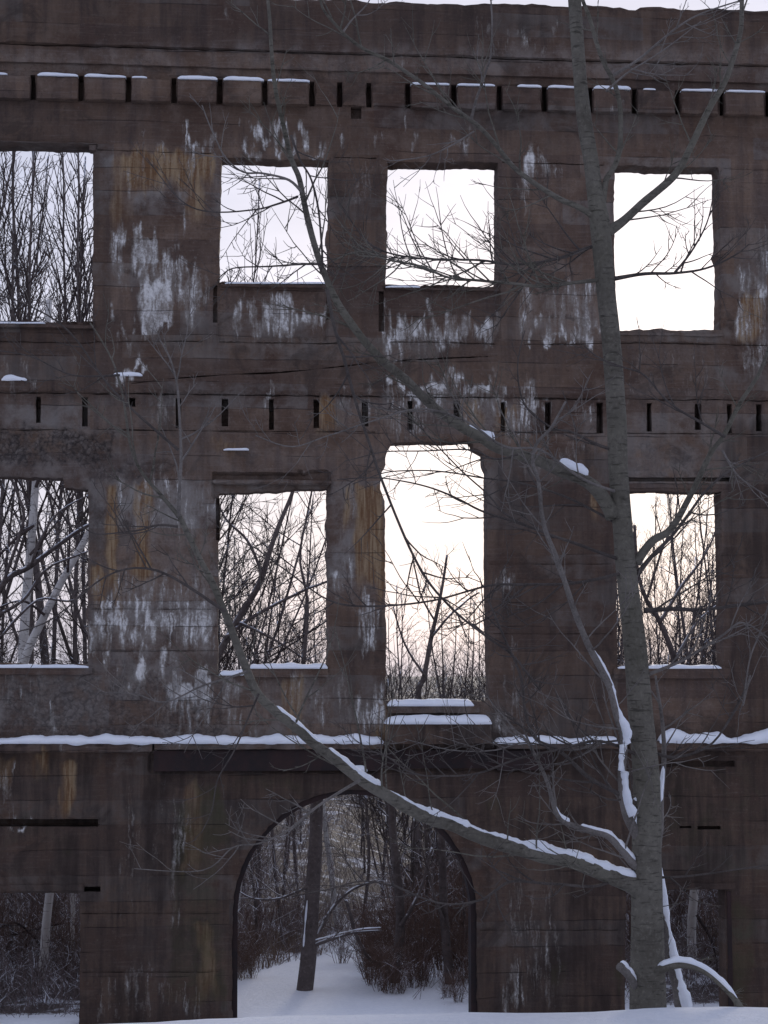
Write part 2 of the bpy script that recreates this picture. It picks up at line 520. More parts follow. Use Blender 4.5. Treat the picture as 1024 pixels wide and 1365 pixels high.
# --- bare aggregate
for a in [(-200, 150, 574, 618, 1.0), (0, 300, 905, 985, .6), (840, 960, 590, 640, .35), (120, 240, 618, 640, .6)]:
    st('rough', *a, 12, 12, 8)

def vnoise(x, y, seed):
    """smooth value noise in -1..1"""
    xi, yi = np.floor(x).astype(np.int64), np.floor(y).astype(np.int64)
    u, v = x - xi, y - yi
    u, v = u * u * (3 - 2 * u), v * v * (3 - 2 * v)

    def hsh(i, j):
        k = (i * 374761393 + j * 668265263 + seed * 2246822519) & 0xffffffff
        k = ((k ^ (k >> 13)) * 1274126177) & 0xffffffff
        return ((k ^ (k >> 16)) & 0xffff) / 32767.5 - 1
    return (hsh(xi, yi) * (1 - u) + hsh(xi + 1, yi) * u) * (1 - v) + (hsh(xi, yi + 1) * (1 - u) + hsh(xi + 1, yi + 1) * u) * v


def weather(o):
    """store the weathering and painted shade masks on a concrete mesh (world coordinates == local coordinates)"""
    me = o.data
    n = len(me.vertices)
    co = np.empty(n * 3)
    me.vertices.foreach_get('co', co)
    co = co.reshape(-1, 3)
    fx, fy = to_px(co)
    wx = fx + 9 * (vnoise(fx * .05, fy * .018, 1) + .6 * vnoise(fx * .14, fy * .05, 2))
    wy = fy + 22 * (vnoise(fx * .07, fy * .02, 3) + .7 * vnoise(fx * .19, fy * .03, 4) + .5 * vnoise(fx * .41, fy * .05, 5))
    out = {k: np.zeros(n) for k in ('lime', 'rust', 'moss', 'dark', 'pale', 'rough')}
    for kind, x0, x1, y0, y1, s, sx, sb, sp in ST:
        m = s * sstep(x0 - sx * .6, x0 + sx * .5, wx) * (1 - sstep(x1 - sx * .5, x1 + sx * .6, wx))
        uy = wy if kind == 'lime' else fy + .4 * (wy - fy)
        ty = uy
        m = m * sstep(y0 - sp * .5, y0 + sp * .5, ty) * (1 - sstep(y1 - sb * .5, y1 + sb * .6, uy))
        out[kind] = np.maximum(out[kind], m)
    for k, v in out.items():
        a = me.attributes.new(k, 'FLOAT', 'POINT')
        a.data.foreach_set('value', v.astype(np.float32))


facade = empty('ruined_facade', (0, 0, 0), 'roofless ruined brown concrete facade with empty windows and an arched doorway', 'ruin')


def loop_px(pts, step=.05, jit=.006, seed=0):
    """closed polygon of photo pixels -> wall plane (x, z), refined and roughened"""
    r = random.Random(seed)
    W = [at(x, y) for x, y in pts]
    W = [(p.x, p.z) for p in W]
    out = []
    for i in range(len(W)):
        a, b = W[i], W[(i + 1) % len(W)]
        L = math.hypot(b[0] - a[0], b[1] - a[1])
        n = max(1, int(L / step))
        for k in range(n):
            t = k / n
            x, z = a[0] + (b[0] - a[0]) * t, a[1] + (b[1] - a[1]) * t
            j = jit * (noise.noise(Vector((x * 3.1, z * 3.1, seed * 7.7))) * 1.6 + r.uniform(-.45, .45) + 4.5 * max(0, noise.noise(Vector((x * 6.3, z * 6.3, seed * 3.1))) - .28))
            if L > 1e-6:
                nxx, nz = (b[1] - a[1]) / L, -(b[0] - a[0]) / L
                if 0 < k:
                    x += nxx * j
                    z += nz * j
            out.append((x, z))
    return out


def rect(x0, y0, x1, y1, x2=None, x3=None):
    return [(x0, y0), (x1, y0), (x3 if x3 else x1, y1), (x2 if x2 else x0, y1)]


OPEN = {
    'top_a': [(-24, 190), (124, 193), (124, 300), (123, 428), (-28, 427)],
    'top_b': [(296, 210), (439, 213), (438, 300), (437, 377), (292, 376)],
    'top_c': [(516, 215), (664, 217), (664, 381), (514, 379)],
    'top_d': [(818, 221), (958, 223), (960, 330), (957, 336), (962, 350), (962, 440), (821, 440), (820, 360)],
    'mid_a': [(-28, 634), (84, 637), (86, 650), (118, 652), (117, 885), (-32, 885)],
    'mid_b': [(292, 657), (350, 655), (437, 650), (436, 888), (290, 896), (291, 760)],
    'mid_c': [(524, 590), (628, 588), (632, 597), (645, 604), (650, 628), (650, 760), (652, 850), (652, 934), (514, 934), (515, 860), (513, 760), (513, 668), (507, 652), (508, 634), (514, 620), (515, 606)],
    'mid_d': [(822, 654), (962, 655), (964, 780), (965, 888), (823, 887), (822, 800)],
    'low_a': [(-30, 1190), (107, 1191), (106, 1420), (-34, 1420)],
    'low_d': [(834, 1186), (968, 1184), (970, 1420), (833, 1420)],
}
arch = []
acx, acy, ar = 473, 1219, 163
for i in range(0, 25):
    a = math.pi * (1 - i / 24)
    arch.append((acx + ar * math.cos(a), acy - (ar + 3) * math.sin(a)))
arch = [(309, 1420)] + arch + [(636, 1420)]
OPEN['arch'] = arch

POCK = []     # (polygon px, depth)
slots2 = [51, 113, 176, 238, 300, 362, 422, 487, 547, 609, 671, 731, 800, 866, 931, 973, 1012, -12, 1072, 1134]
for i, sx in enumerate(slots2):
    y0 = 528 + .0105 * sx
    hgt = (38 if i != 2 else 14) + (i * 11 % 7) - 3
    w = 3.2 + (i * 7 % 5) * .35
    POCK.append(([(sx - w, y0), (sx + w, y0), (sx + w, y0 + hgt), (sx - w, y0 + hgt)], .22))
slots1 = [-16, 44, 108, 171, 232, 293, 353, 416, 453, 492, 544, 605, 666, 726, 787, 846, 904, 963, 1024, 1085, 1146]
for s_ in slots1:
    t_ = 98.5 + .0235 * s_
    POCK.append((rect(s_ - 3.4, t_, s_ + 3.4, t_ + 33), .22))
POCK.append((rect(-60, 1092, 131, 1102), .25))
POCK.append((rect(112, 1182, 134, 1189), .25))
POCK.append((rect(284, 380, 290, 430), .10))
POCK.append((rect(505, 388, 512, 442), .10))
POCK.append((rect(436, 380, 441, 425), .08))
POCK.append((rect(930, 1101, 961, 1106), .15))
POCK.append((rect(906, 1101, 922, 1104), .10))
POCK.append((rect(468, 142, 482, 158), .12))
POCK.append((rect(836, 636, 974, 642), .12))
POCK.append((rect(288, 664, 293, 720), .08))
POCK.append((rect(880, 1014, 980, 1022), .10))

def seam(pts, w, d, x0=-1e9):
    pts = [(x, y + 1.1 * noise.noise(Vector((x * .05, y, 0)))) for x, y in pts]
    wv = lambda x, y: w * (.12 + .75 * max(0, .3 + noise.noise(Vector((x * .035, y * .3, 5)))))
    up = [(x, y - wv(x, y)) for x, y in pts]
    dn = [(x, y + wv(x, y)) for x, y in reversed(pts)]
    POCK.append((up + dn, d))


for x0, x1 in ((-180, 210), (216, 430), (440, 700), (712, 985), (992, 1220)):
    seam([(x, 523.5 + .0105 * x) for x in range(x0, x1 + 1, 10)], 1.8, .05)
for x0, x1 in ((-150, 95), (160, 410), (420, 508), (660, 800), (812, 1200)):
    seam([(x, 572.5 + .006 * x) for x in range(x0, x1 + 1, 10)], 1.5, .04)
for x0, x1 in ((-120, 270), (292, 500), (520, 660), (700, 1150)):
    seam([(x, 455 + .004 * x + 1.2 * math.sin(x * .02)) for x in range(x0, x1 + 1, 10)], 1.5, .035)
seam([(175, 512), (215, 507), (260, 503), (310, 500), (360, 498), (410, 494), (455, 489), (500, 484), (545, 481), (600, 478), (650, 476)], 1.7, .05)
for x0, x1 in ((130, 285), (446, 508), (670, 810), (965, 1200)):
    seam([(x, 196 + .03 * x) for x in range(x0, x1 + 1, 8)], 1.4, .03)
for y_, x0, x1 in ((812, 122, 286), (868, 122, 286), (752, 655, 815), (845, 655, 815), (1218, 108, 300), (1296, 110, 300), (1240, 640, 830), (1120, 640, 830)):
    seam([(x, y_) for x in range(x0, x1 + 1, 8)], 1.1, .02)

wall_outer = [(-230, 1420), (-236, 900), (-224, 500), (-235, 100), (-228, -8), (300, -3), (700, 6), (1024, 14), (1250, 20), (1246, 400), (1262, 900), (1256, 1420)]


def inside(poly, X, Z):
    full = np.zeros(X.shape, bool)
    P_ = np.array(poly)
    box = (X >= P_[:, 0].min()) & (X <= P_[:, 0].max()) & (Z >= P_[:, 1].min()) & (Z <= P_[:, 1].max())
    if not box.any():
        return full
    X, Z = X[box], Z[box]
    c = np.zeros(X.shape, bool)
    n = len(poly)
    for i in range(n):
        x1, z1 = poly[i]
        x2, z2 = poly[(i + 1) % n]
        if z1 == z2:
            continue
        k = ((z1 > Z) != (z2 > Z)) & (X < (x2 - x1) * (Z - z1) / (z2 - z1) + x1)
        c ^= k
    full[box] = c
    return full


def near_loop(poly, X, Z, d):
    P = np.array(poly)
    hit = np.zeros(X.shape, bool)
    x0, x1 = P[:, 0].min() - d, P[:, 0].max() + d
    z0, z1 = P[:, 1].min() - d, P[:, 1].max() + d
    idx = np.where((X > x0) & (X < x1) & (Z > z0) & (Z < z1))[0]
    if len(idx) == 0:
        return hit
    for s in range(0, len(idx), 4000):
        j = idx[s:s + 4000]
        dd = (X[j, None] - P[None, :, 0]) ** 2 + (Z[j, None] - P[None, :, 1]) ** 2
        hit[j] = dd.min(1) < d * d
    return hit


def fnoise(p, s, o=3):
    return noise.fractal(Vector(p) * s, 1.0, 2.0, o)


def front_relief(X, Z, fx, fy):
    """how far the face stands proud (+) or set back (-) in metres"""
    h = np.zeros(len(X))
    for i in range(len(X)):
        p = (X[i], 0.0, Z[i])
        h[i] = .010 * fnoise(p, 1.1) + .005 * fnoise(p, 6.0, 2)
    board = np.floor(Z * 3.6 + .15)
    h += .004 * np.sin(board * 12.9898) * np.ones(len(X))
    # recessed spandrel panels below the upper windows
    for x0, x1, y0, y1 in ((291, 437, 376, 452), (513, 666, 380, 452), (-60, 124, 428, 470)):
        h -= .045 * ((fx > x0) & (fx < x1) & (fy > y0) & (fy < y1))
    # the deep course between the storeys leans out a little
    h += .05 * sstep(452, 458, fy - .01 * fx) * (1 - sstep(520, 526, fy - .01 * fx))
    # spalled course over the lower-left windows
    rough = sstep(568, 580, fy) * (1 - sstep(612, 622, fy)) * (1 - sstep(130, 165, fx))
    for i in np.where(rough > .01)[0]:
        h[i] += rough[i] * (-.035 + .03 * fnoise((X[i], 3, Z[i]), 9, 3))
    # hollow slanting lintel above the second window of the middle row
    h -= .07 * ((fy > 632 - .02 * (fx - 290)) & (fy < 662) & (fx > 284) & (fx < 440))
    # corbel band under the tall middle window
    h -= .03 * sstep(1000, 1004, fy) * (1 - sstep(1026, 1030, fy)) * ((fx > 200) & (fx < 740))
    return h


def build_wall():
    loops = [loop_px(wall_outer, .08, .02, 1)]
    depth = [TH]
    for i, (k, p) in enumerate(OPEN.items()):
        loops.append(loop_px(p, .04, .009, 10 + i))
        depth.append(TH)
    for i, (p, d) in enumerate(POCK):
        loops.append(loop_px(p, .05, .004, 60 + i))
        depth.append(d)
    O = np.array(loops[0])
    g = .036
    X, Z = np.meshgrid(np.arange(O[:, 0].min() + g, O[:, 0].max(), g), np.arange(O[:, 1].min() + g, O[:, 1].max(), g))
    X = (X + rng.uniform(-.006, .006, X.shape)).ravel()
    Z = (Z + rng.uniform(-.006, .006, Z.shape)).ravel()
    keep = inside(loops[0], X, Z)
    for l in loops[1:]:
        keep &= ~inside(l, X, Z)
    for l in loops:
        keep &= ~near_loop(l, X, Z, .022)
    X, Z = X[keep], Z[keep]
    pts, edges, ids = [], [], []
    for l in loops:
        b = len(pts)
        pts += l
        edges += [(b + i, b + (i + 1) % len(l)) for i in range(len(l))]
        ids.append((b, len(l)))
    nb = len(pts)
    allp = [Vector(p) for p in pts] + [Vector((x, z)) for x, z in zip(X, Z)]
    co, _, tris, ov, _, _ = delaunay_2d_cdt(allp, edges, [], 0, 1e-6)
    co = np.array([(c.x, c.y) for c in co])
    T = np.array([t for t in tris if len(t) == 3])
    cx, cz = co[T].mean(1)[:, 0], co[T].mean(1)[:, 1]
    keep = inside(loops[0], cx, cz)
    for l in loops[1:]:
        keep &= ~inside(l, cx, cz)
    T = T[keep]
    n = len(co)
    inv = {}
    for i, o in enumerate(ov):
        for k in o:
            inv[k] = i
    P3 = np.stack([co[:, 0], np.zeros(n), co[:, 1]], 1)
    fx, fy = to_px(P3)
    h = front_relief(co[:, 0], co[:, 1], fx, fy)
    isb = np.zeros(n, bool)
    for k in range(nb):
        isb[inv[k]] = True
    for i in np.where(isb)[0]:      # chipped arrises
        h[i] -= .006 + .012 * abs(noise.noise(Vector((co[i, 0] * 9, 2.2, co[i, 1] * 9))))
    P3[:, 1] = -h
    V = P3.tolist()
    # orientation: the face must look towards -y
    a, b_, c_ = co[T[:, 0]], co[T[:, 1]], co[T[:, 2]]
    s = (b_[:, 0] - a[:, 0]) * (c_[:, 1] - a[:, 1]) - (b_[:, 1] - a[:, 1]) * (c_[:, 0] - a[:, 0])
    FC = [tuple(int(q) for q in (t if sg > 0 else t[::-1])) for t, sg in zip(T, s)]
    back_loops = []
    for (b, m), d, li in zip(ids, depth, range(len(ids))):
        rings = [[inv[b + i] for i in range(m)]]
        nd = 4 if d > .2 else 2
        for q in range(1, nd + 1):
            ring = []
            for i in range(m):
                p = co[rings[0][i]]
                yy = d * q / nd
                ring.append(len(V))
                jx = .006 * noise.noise(Vector((p[0] * 5, yy * 9, p[1] * 5))) if q < nd else 0
                V.append([p[0] + jx, yy, p[1] + jx])
            rings.append(ring)
        for q in range(nd):
            for i in range(m):
                j = (i + 1) % m
                FC.append((rings[q][i], rings[q + 1][i], rings[q + 1][j], rings[q][j]))
        if d < TH:
            FC.append(tuple(rings[-1]))
        else:
            back_loops.append(rings[-1])
    # back face
    bl, be, mp = [], [], []
    for ring in back_loops:
        b = len(bl)
        for r_ in ring:
            bl.append(Vector((V[r_][0], V[r_][2])))
            mp.append(r_)
        be += [(b + i, b + (i + 1) % len(ring)) for i in range(len(ring))]
    co2, _, t2, ov2, _, _ = delaunay_2d_cdt(bl, be, [], 0, 1e-6)
    c2 = np.array([(c.x, c.y) for c in co2])
    polys = [[(V[r_][0], V[r_][2]) for r_ in ring] for ring in back_loops]
    T2 = np.array([t for t in t2 if len(t) == 3])
    m2 = c2[T2].mean(1)
    ok = inside(polys[0], m2[:, 0], m2[:, 1])
    for p in polys[1:]:
        ok &= ~inside(p, m2[:, 0], m2[:, 1])
    for t in T2[ok]:
        if all(ov2[i] for i in t):
            FC.append(tuple(mp[ov2[i][0]] for i in t))
    o = link_mesh('wall', V, FC, CONC, facade, smooth=False)
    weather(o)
    return o


wall = build_wall()


def rough_box(name, x0, x1, y0, y1, z0, z1, mat, parent, step=.05, amp=.006, edge=.012, seed=0, sag=None, weathered=True, taperf=None):
    """a subdivided block with chipped arrises, in world coordinates"""
    def div(a, b):
        return np.linspace(a, b, max(2, int(abs(b - a) / step) + 1))
    ax, ay, az = div(x0, x1), div(y0, y1), div(z0, z1)
    V, idx, Fc = [], {}, []
    n = (len(ax), len(ay), len(az))

    def vid(i, j, k):
        key = (i, j, k)
        if key not in idx:
            p = Vector((ax[i], ay[j], az[k]))
            ext = [(i == 0) - (i == n[0] - 1), (j == 0) - (j == n[1] - 1), (k == 0) - (k == n[2] - 1)]
            q = p.copy()
            nv = noise.noise_vector(p * 5 + Vector((seed, 0, 0))) * amp + noise.noise_vector(p * 17 + Vector((0, seed, 0))) * amp * .5
            q += nv
            ne = sum(1 for e in ext if e)
            if ne >= 2:
                chip = edge * (.35 + 1.6 * max(0, noise.noise(p * 7 + Vector((seed * 3, 1, 0)))) ** 1.2)
                q += Vector(ext) * chip
            if sag:
                q.z += sag(p.x)
            idx[key] = len(V)
            V.append(q)
        return idx[key]

    def quads(fix, val, a, b, flip):
        for i in range(n[a] - 1):
            for j in range(n[b] - 1):
                ks = []
                for di, dj in ((0, 0), (1, 0), (1, 1), (0, 1)):
                    k = [0, 0, 0]
                    k[fix] = val
                    k[a] = i + di
                    k[b] = j + dj
                    ks.append(vid(*k))
                Fc.append(tuple(reversed(ks)) if flip else tuple(ks))
    quads(0, 0, 1, 2, True)
    quads(0, n[0] - 1, 1, 2, False)
    quads(1, 0, 0, 2, False)
    quads(1, n[1] - 1, 0, 2, True)
    quads(2, 0, 0, 1, True)
    quads(2, n[2] - 1, 0, 1, False)
    o = link_mesh(name, V, Fc, mat, parent, smooth=False)
    if weathered:
        weather(o)
    return o


def pxbox(name, px0, py0, px1, py1, proud, into, mat=CONC, parent=None, seed=0, step=.05, amp=.006, edge=.012, slope=None):
    """block whose front face, proud of the wall, fills a pixel rectangle"""
    a, b = at(px0, py0, -proud), at(px1, py1, -proud)
    a2 = at(px1, py0 + (slope or 0) * (px1 - px0), -proud)
    k = (a2.z - a.z) / (a2.x - a.x) if slope else 0
    sag = (lambda x: k * (x - a.x)) if slope else None
    return rough_box(name, a.x, b.x, -proud, into, b.z, a.z, mat, parent or facade, step, amp, edge, seed, sag)


# parapet, proud of the cornice below it, level in the world
def band(name, py0, py1, xa, xb, proud, into, seed, **kw):
    p0, p1 = at(512, py0, -proud), at(512, py1, -proud)
    l, r = at(xa, py0, -proud), at(xb, py0, -proud)
    return rough_box(name, l.x, r.x, -proud, into, p1.z, p0.z, CONC, facade, seed=seed, **kw)


band('parapet', 2, 71, -215, 1236, .09, .20, 3, step=.07, amp=.010, edge=.018)
band('cornice', 73.5, 96.5, -205, 1225, .05, .10, 4, step=.07, amp=.008, edge=.015)

# frieze blocks between the upper slots
block_tops = []
for i in range(len(slots1) - 1):
    a, b = slots1[i] + 4.3, slots1[i + 1] - 4.0
    m = (a + b) / 2
    top = 94.5 + .0235 * m
    bot = top + 36
    pr = .115 if i not in (7, 8, 9) else .03
    pxbox('frieze_block', a, top + 4, b, bot, pr, .03, seed=20 + i, step=.045, amp=.008, edge=.016)
    block_tops.append((a, b, top + 4, pr))

# string course carrying the snow, broken under the tall window
pxbox('ledge', -215, 990, 204, 1003, .16, .06, seed=51, amp=.012, edge=.025)
pxbox('ledge', 204.5, 990, 512, 999, .16, .06, seed=52, amp=.010, edge=.022)
pxbox('ledge', 660, 990, 838, 999, .16, .06, seed=53, amp=.012, edge=.025)
pxbox('ledge', 838.5, 989, 1236, 1001, .16, .06, seed=54, amp=.014, edge=.03)
# steel channel set under it
def beam(px0, px1, py0, py1, proud, seed):
    a, b = at(px0, py0, -proud), at(px1, py1, -proud)
    return rough_box('beam', a.x, b.x, -proud, .04, b.z, a.z, STEEL, facade, .08, .002, .003, seed, None, False)
beam(205, 509, 1000.5, 1027, .10, 1)
beam(664, 736, 1000.5, 1027, .10, 2)
a, b = at(509.5, 1000, -.03), at(663.5, 1024, -.03)
rough_box('beam', a.x, b.x, -.03, .05, b.z, a.z, STEEL, facade, .08, .004, .004, 3, None, False)
# balcony block below the tall window
pxbox('balcony_block', 515, 964, 656, 992, .30, .10, seed=60, amp=.006, edge=.014)
pxbox('sill', 516, 940, 640, 951, .10, .24, seed=61, amp=.006, edge=.012)
# window sills
SILLS = [(-30, 889, 124, 900, .06), (330, 890, 438, 903, .06), (818, 890, 975, 905, .05), (-26, 430, 126, 438, .04), (292, 377, 438, 384, .03), (513, 382, 666, 388, .03), (815, 442, 966, 449, .03)]
for i, (x0, y0, x1, y1, pr) in enumerate(SILLS):
    pxbox('sill', x0, y0, x1, y1, pr, .20, seed=70 + i, amp=.006, edge=.014)
# lintels
pxbox('lintel', -30, 186, 131, 192, .07, .15, seed=80)
pxbox('lintel', 119, 192.5, 128, 200, .06, .10, seed=81, amp=.002, edge=.003)
pxbox('lintel', 282, 638, 444, 646, .05, .10, seed=82, amp=.012, edge=.03)
pxbox('lintel', 812, 644, 972, 652, .02, .15, seed=83)
pxbox('lintel', 826, 1178, 982, 1186, .03, .10, seed=84)
pxbox('lintel', -40, 1180, 111, 1188, .02, .15, seed=85)
a, b = at(969, 1188, -.02), at(978, 1352, -.02)
rough_box('window_frame', a.x, b.x, -.02, .10, b.z - .4, a.z, STEEL, facade, .08, .003, .004, 9, None, False)
a, b = at(962, 656, .10), at(967, 888, .10)
rough_box('window_frame', a.x + .02, b.x + .03, .10, .20, b.z, a.z, CONC, facade, .06, .003, .006, 10)


def arch_lining():
    V, Fc = [], []
    path = [(309.5, 1420)] + [(acx + (ar - .3) * math.cos(math.pi * (1 - i / 40)), acy - (ar + 2.7) * math.sin(math.pi * (1 - i / 40))) for i in range(41)] + [(635.5, 1420)]
    W = [at(x, y) for x, y in path]
    for i, p in enumerate(W):
        c = at(acx, acy)
        q = Vector((c.x, 0, min(c.z, p.z)))
        d = (q - p)
        d.y = 0
        d.normalize()
        w = .055 + .012 * noise.noise(p * 2)
        for off, y in ((-.02, .05), (w, .05), (w, .28), (-.02, .28)):
            V.append((p.x + d.x * off, y + .01 * noise.noise(p * 3 + Vector((y * 9, 0, 0))), p.z + d.z * off))
    for i in range(len(W) - 1):
        for k in range(4):
            Fc.append((i * 4 + k, i * 4 + (k + 1) % 4, i * 4 + 4 + (k + 1) % 4, i * 4 + 4 + k))
    link_mesh('arch_lining', V, Fc, STEEL, facade, smooth=False)


arch_lining()


# ------------------------------------------------------------------ snow on the ruin
SN = [0]
def snow_strip(px0, px1, py, proud, depth, thick, label, seed=0, drape=.0, slope=0.0, wobble=.75):
    """snow lying on an upward ledge whose front top edge runs through (px0..px1, py); back edge is depth further in"""
    a, b = at(px0, py, -proud), at(px1, py + slope * (px1 - px0), -proud)
    L = b.x - a.x
    n = max(6, int(L / .025))
    m = 9
    V, Fc = [], []
    for i in range(n + 1):
        t = i / n
        x = a.x + L * t
        z0 = a.z + (b.z - a.z) * t
        e = min(1, min(t, 1 - t) * L / .07)
        e = max(0.02, 1 - (1 - e) ** 2) ** .5
        w = 1 + wobble * (noise.fractal(Vector((x * 2.7, seed * 3.3, 1)), 1, 2, 4))
        hh = thick * e * max(.14, w)
        ov = .012 + .02 * abs(noise.noise(Vector((x * 6, seed, 5)))) + drape * max(0, noise.noise(Vector((x * 4.3, seed + 9, 2))))
        for k in range(m):
            s = k / (m - 1)
            ang = math.pi * s
            y = -proud - ov * e + (depth + ov * e) * (1 - math.cos(ang)) / 2
            z = z0 + hh * (math.sin(ang) ** .6) * (1 + .12 * noise.noise(Vector((x * 9, y * 9, seed))))
            if k == 0:
                z = z0 - .012 - drape * .8 * max(0, noise.noise(Vector((x * 4.3, seed + 9, 2)))) * e
            V.append((x, y, z))
        V.append((x, -proud + depth, z0 - .01))
        V.append((x, -proud + .02, z0 - .01))
    w_ = m + 2
    for i in range(n):
        for k in range(w_):
            Fc.append((i * w_ + k, i * w_ + (k + 1) % w_, (i + 1) * w_ + (k + 1) % w_, (i + 1) * w_ + k))
    Fc.append(tuple(range(w_)))
    Fc.append(tuple(reversed([n * w_ + k for k in range(w_)])))
    for i, f in enumerate(Fc):
        Fc[i] = tuple(reversed(f))
    o = link_mesh('snow', V, Fc, SNOW)
    tag(o, label, 'snow', 'snow lying on the ruin', 'stuff')
    return o


snow_strip(-215, 512, 990, .17, .17, .074, 'long white snow strip on the ledge left of the tall window', 1, .05)
snow_strip(660, 826, 990, .17, .17, .072, 'snow strip on the ledge between balcony block and tree trunk', 2, .05)
snow_strip(880, 1236, 989, .17, .17, .098, 'thick snow strip on the ledge right of the tree trunk', 3, .07)
snow_strip(515, 656, 964, .31, .30, .085, 'smooth snow on the projecting balcony block below the tall window', 4, .01, wobble=.25)
snow_strip(517, 632, 940, .10, .28, .060, 'snow on the sill at the foot of the tall window', 5, .0, wobble=.5)
snow_strip(-28, 118, 889, .06, .34, .030, 'snow on the sill of the window with birch trunks behind', 6)
snow_strip(332, 437, 890, .06, .34, .045, 'snow mounded on the sill beside the pale stained pier', 7)
snow_strip(824, 962, 890, .05, .34, .035, 'snow on the sill of the window right of the trunk', 8)
snow_strip(292, 337, 899, .03, .30, .050, 'small snow heap at the broken sill corner', 9)
snow_strip(-26, 60, 430, .04, .30, .015, 'thin snow on the sill of the upper left window', 10)
snow_strip(300, 436, 377, .02, .24, .012, 'thin snow on the sill of the second upper window', 11)
snow_strip(514, 560, 382, .02, .24, .022, 'snow at the sill corner of the third upper window', 12)
snow_strip(460, 490, 1027, .10, .12, .07, 'snow lump caught on the steel beam above the arch', 13, wobble=.3)
snow_strip(298, 332, 599, .03, .05, .022, 'small snow streak on the wall above the middle row', 14)
for i, (x0, x1, th) in enumerate([(-40, 10, .02), (50, 104, .026), (113, 168, .024), (176, 196, .012), (237, 290, .03), (298, 352, .026), (357, 413, .02), (548, 600, .016), (610, 660, .013), (690, 722, .018), (731, 783, .026),
                                  (792, 841, .03), (858, 874, .01), (909, 960, .02), (968, 1020, .012)]):
    m = (x0 + x1) / 2
    snow_strip(x0, x1, 98.0 + .0235 * x0, .12, .09, th, 'thin snow line on top of a frieze block under the cornice', 30 + i, slope=.0235, wobble=.7)
snow_strip(-30, 34, 130, .02, .03, .012, 'thin snow line below the first frieze blocks at the corner', 50)
snow_strip(2, 36, 506, .05, .06, .05, 'ragged snow clump on the course above the lower slots', 51, .08, wobble=.8)
snow_strip(150, 190, 500, .05, .06, .03, 'ragged snow tuft on the stained course over the pale pier', 52, .06, wobble=.8)


# ------------------------------------------------------------------ the tree in front of the ruin
TY = -9.45                      # its trunk stands this far along y


def spline(pts, per=5):
    out = []
    n = len(pts)
    for i in range(n - 1):
        p0, p1, p2, p3 = pts[max(i - 1, 0)], pts[i], pts[i + 1], pts[min(i + 2, n - 1)]
        for k in range(per):
            t = k / per
            out.append(.5 * ((2 * p1) + (p2 - p0) * t + (2 * p0 - 5 * p1 + 4 * p2 - p3) * t * t + (3 * p1 - p0 - 3 * p2 + p3) * t ** 3))
    out.append(pts[-1].copy())
    return out


def limb(px, w0, w1, d0, d1, per=5, e=1.0):
    """photo pixels -> points of a limb leaving its parent at depth d0 and ending at depth d1 (metres from the trunk plane, + is away)"""
    n = len(px)
    L = [0]
    for i in range(1, n):
        L.append(L[-1] + math.hypot(px[i][0] - px[i - 1][0], px[i][1] - px[i - 1][1]))
    pts = [at(x, y, TY + d0 + (d1 - d0) * (l / L[-1])) for (x, y), l in zip(px, L)]
    pts = spline(pts, per)
    dist = TY + (d0 + d1) / 2 - EYE.y
    rad = [max(.0022, .5 * (w0 + (w1 - w0) * (i / (len(pts) - 1)) ** e) * dist / F) for i in range(len(pts))]
    return pts, rad


def twigs(T, r, pts, rad, spacing, lmin, lmax, t0=.08, lvl=2, r0=.0042):
    """side shoots along a limb: alternate, thin, curving up, with their own small shoots"""
    L = sum((pts[i + 1] - pts[i]).length for i in range(len(pts) - 1))
    n = max(1, int(L / spacing))
    for i in range(n):
        t = t0 + (1 - t0) * (i + r.random()) / n
        if t >= 1:
            continue
        p, d = along(pts, t)
        rr = rad[min(int(t * (len(rad) - 1)), len(rad) - 1)]
        dd = side_dir(r, d, R(r.uniform(30, 65)))
        ln = r.uniform(lmin, lmax) * (1.15 - .5 * t)
        q = grow(r, p, dd, ln, 7, .13, .05)
        ra = min(r0 * (.6 + .6 * ln / lmax), rr * .75)
        T.tube(q, taper(ra, .0014, 8), 4, False)
        if lvl > 1:
            for k in range(r.randint(2, 5)):
                u = r.uniform(.2, .95)
                p2, d2 = along(q, u)
                ln2 = ln * r.uniform(.18, .5)
                q2 = grow(r, p2, side_dir(r, d2, R(r.uniform(30, 60))), ln2, 5, .14, .06)
                T.tube(q2, taper(ra * .62, .0012, 6), 3, False)
                if lvl > 2 and r.random() < .6:
                    p3, d3 = along(q2, r.uniform(.3, .9))
                    T.tube(grow(r, p3, side_dir(r, d3, R(45)), ln2 * .5, 3, .15, .05), taper(ra * .4, .0011, 4), 3, False)


tree_base = at(866, 1362, TY)
tree_base.z = gz(tree_base.x, TY) - .05
tree = empty('bare_tree', tree_base, 'tall bare grey tree in front of the ruin with snow on its lower limbs', 'tree')
TR = [(866, 1400, 54), (864, 1345, 50), (863, 1243, 44), (862, 1140, 40), (862, 1043, 37), (853, 940, 34), (846, 855, 31), (836, 770, 29), (829, 688, 27), (824, 620, 27), (822, 555, 27), (815, 455, 26), (809, 400, 26), (800, 300, 28), (793, 255, 23),
      (788, 215, 21), (780, 167, 21), (773, 100, 19), (766, 0, 18), (758, -120, 16), (752, -260, 13), (742, -420, 10), (735, -560, 6)]
pts = spline([at(x, y, TY) for x, y, w in TR], 5)
ws = []
for i in range(len(TR) - 1):
    for k in range(5):
        ws.append(TR[i][2] + (TR[i + 1][2] - TR[i][2]) * k / 5)
ws.append(TR[-1][2])
rr = random.Random(3)
rad = [.5 * w * (TY - EYE.y) / F * (1 + .035 * noise.noise(p * 6)) for w, p in zip(ws, pts)]
rad = [r_ * (1.35 if i == 0 else 1.12 if i < 4 else 1) for i, r_ in enumerate(rad)]
T = Tubes()
T.tube(pts, rad, 18)
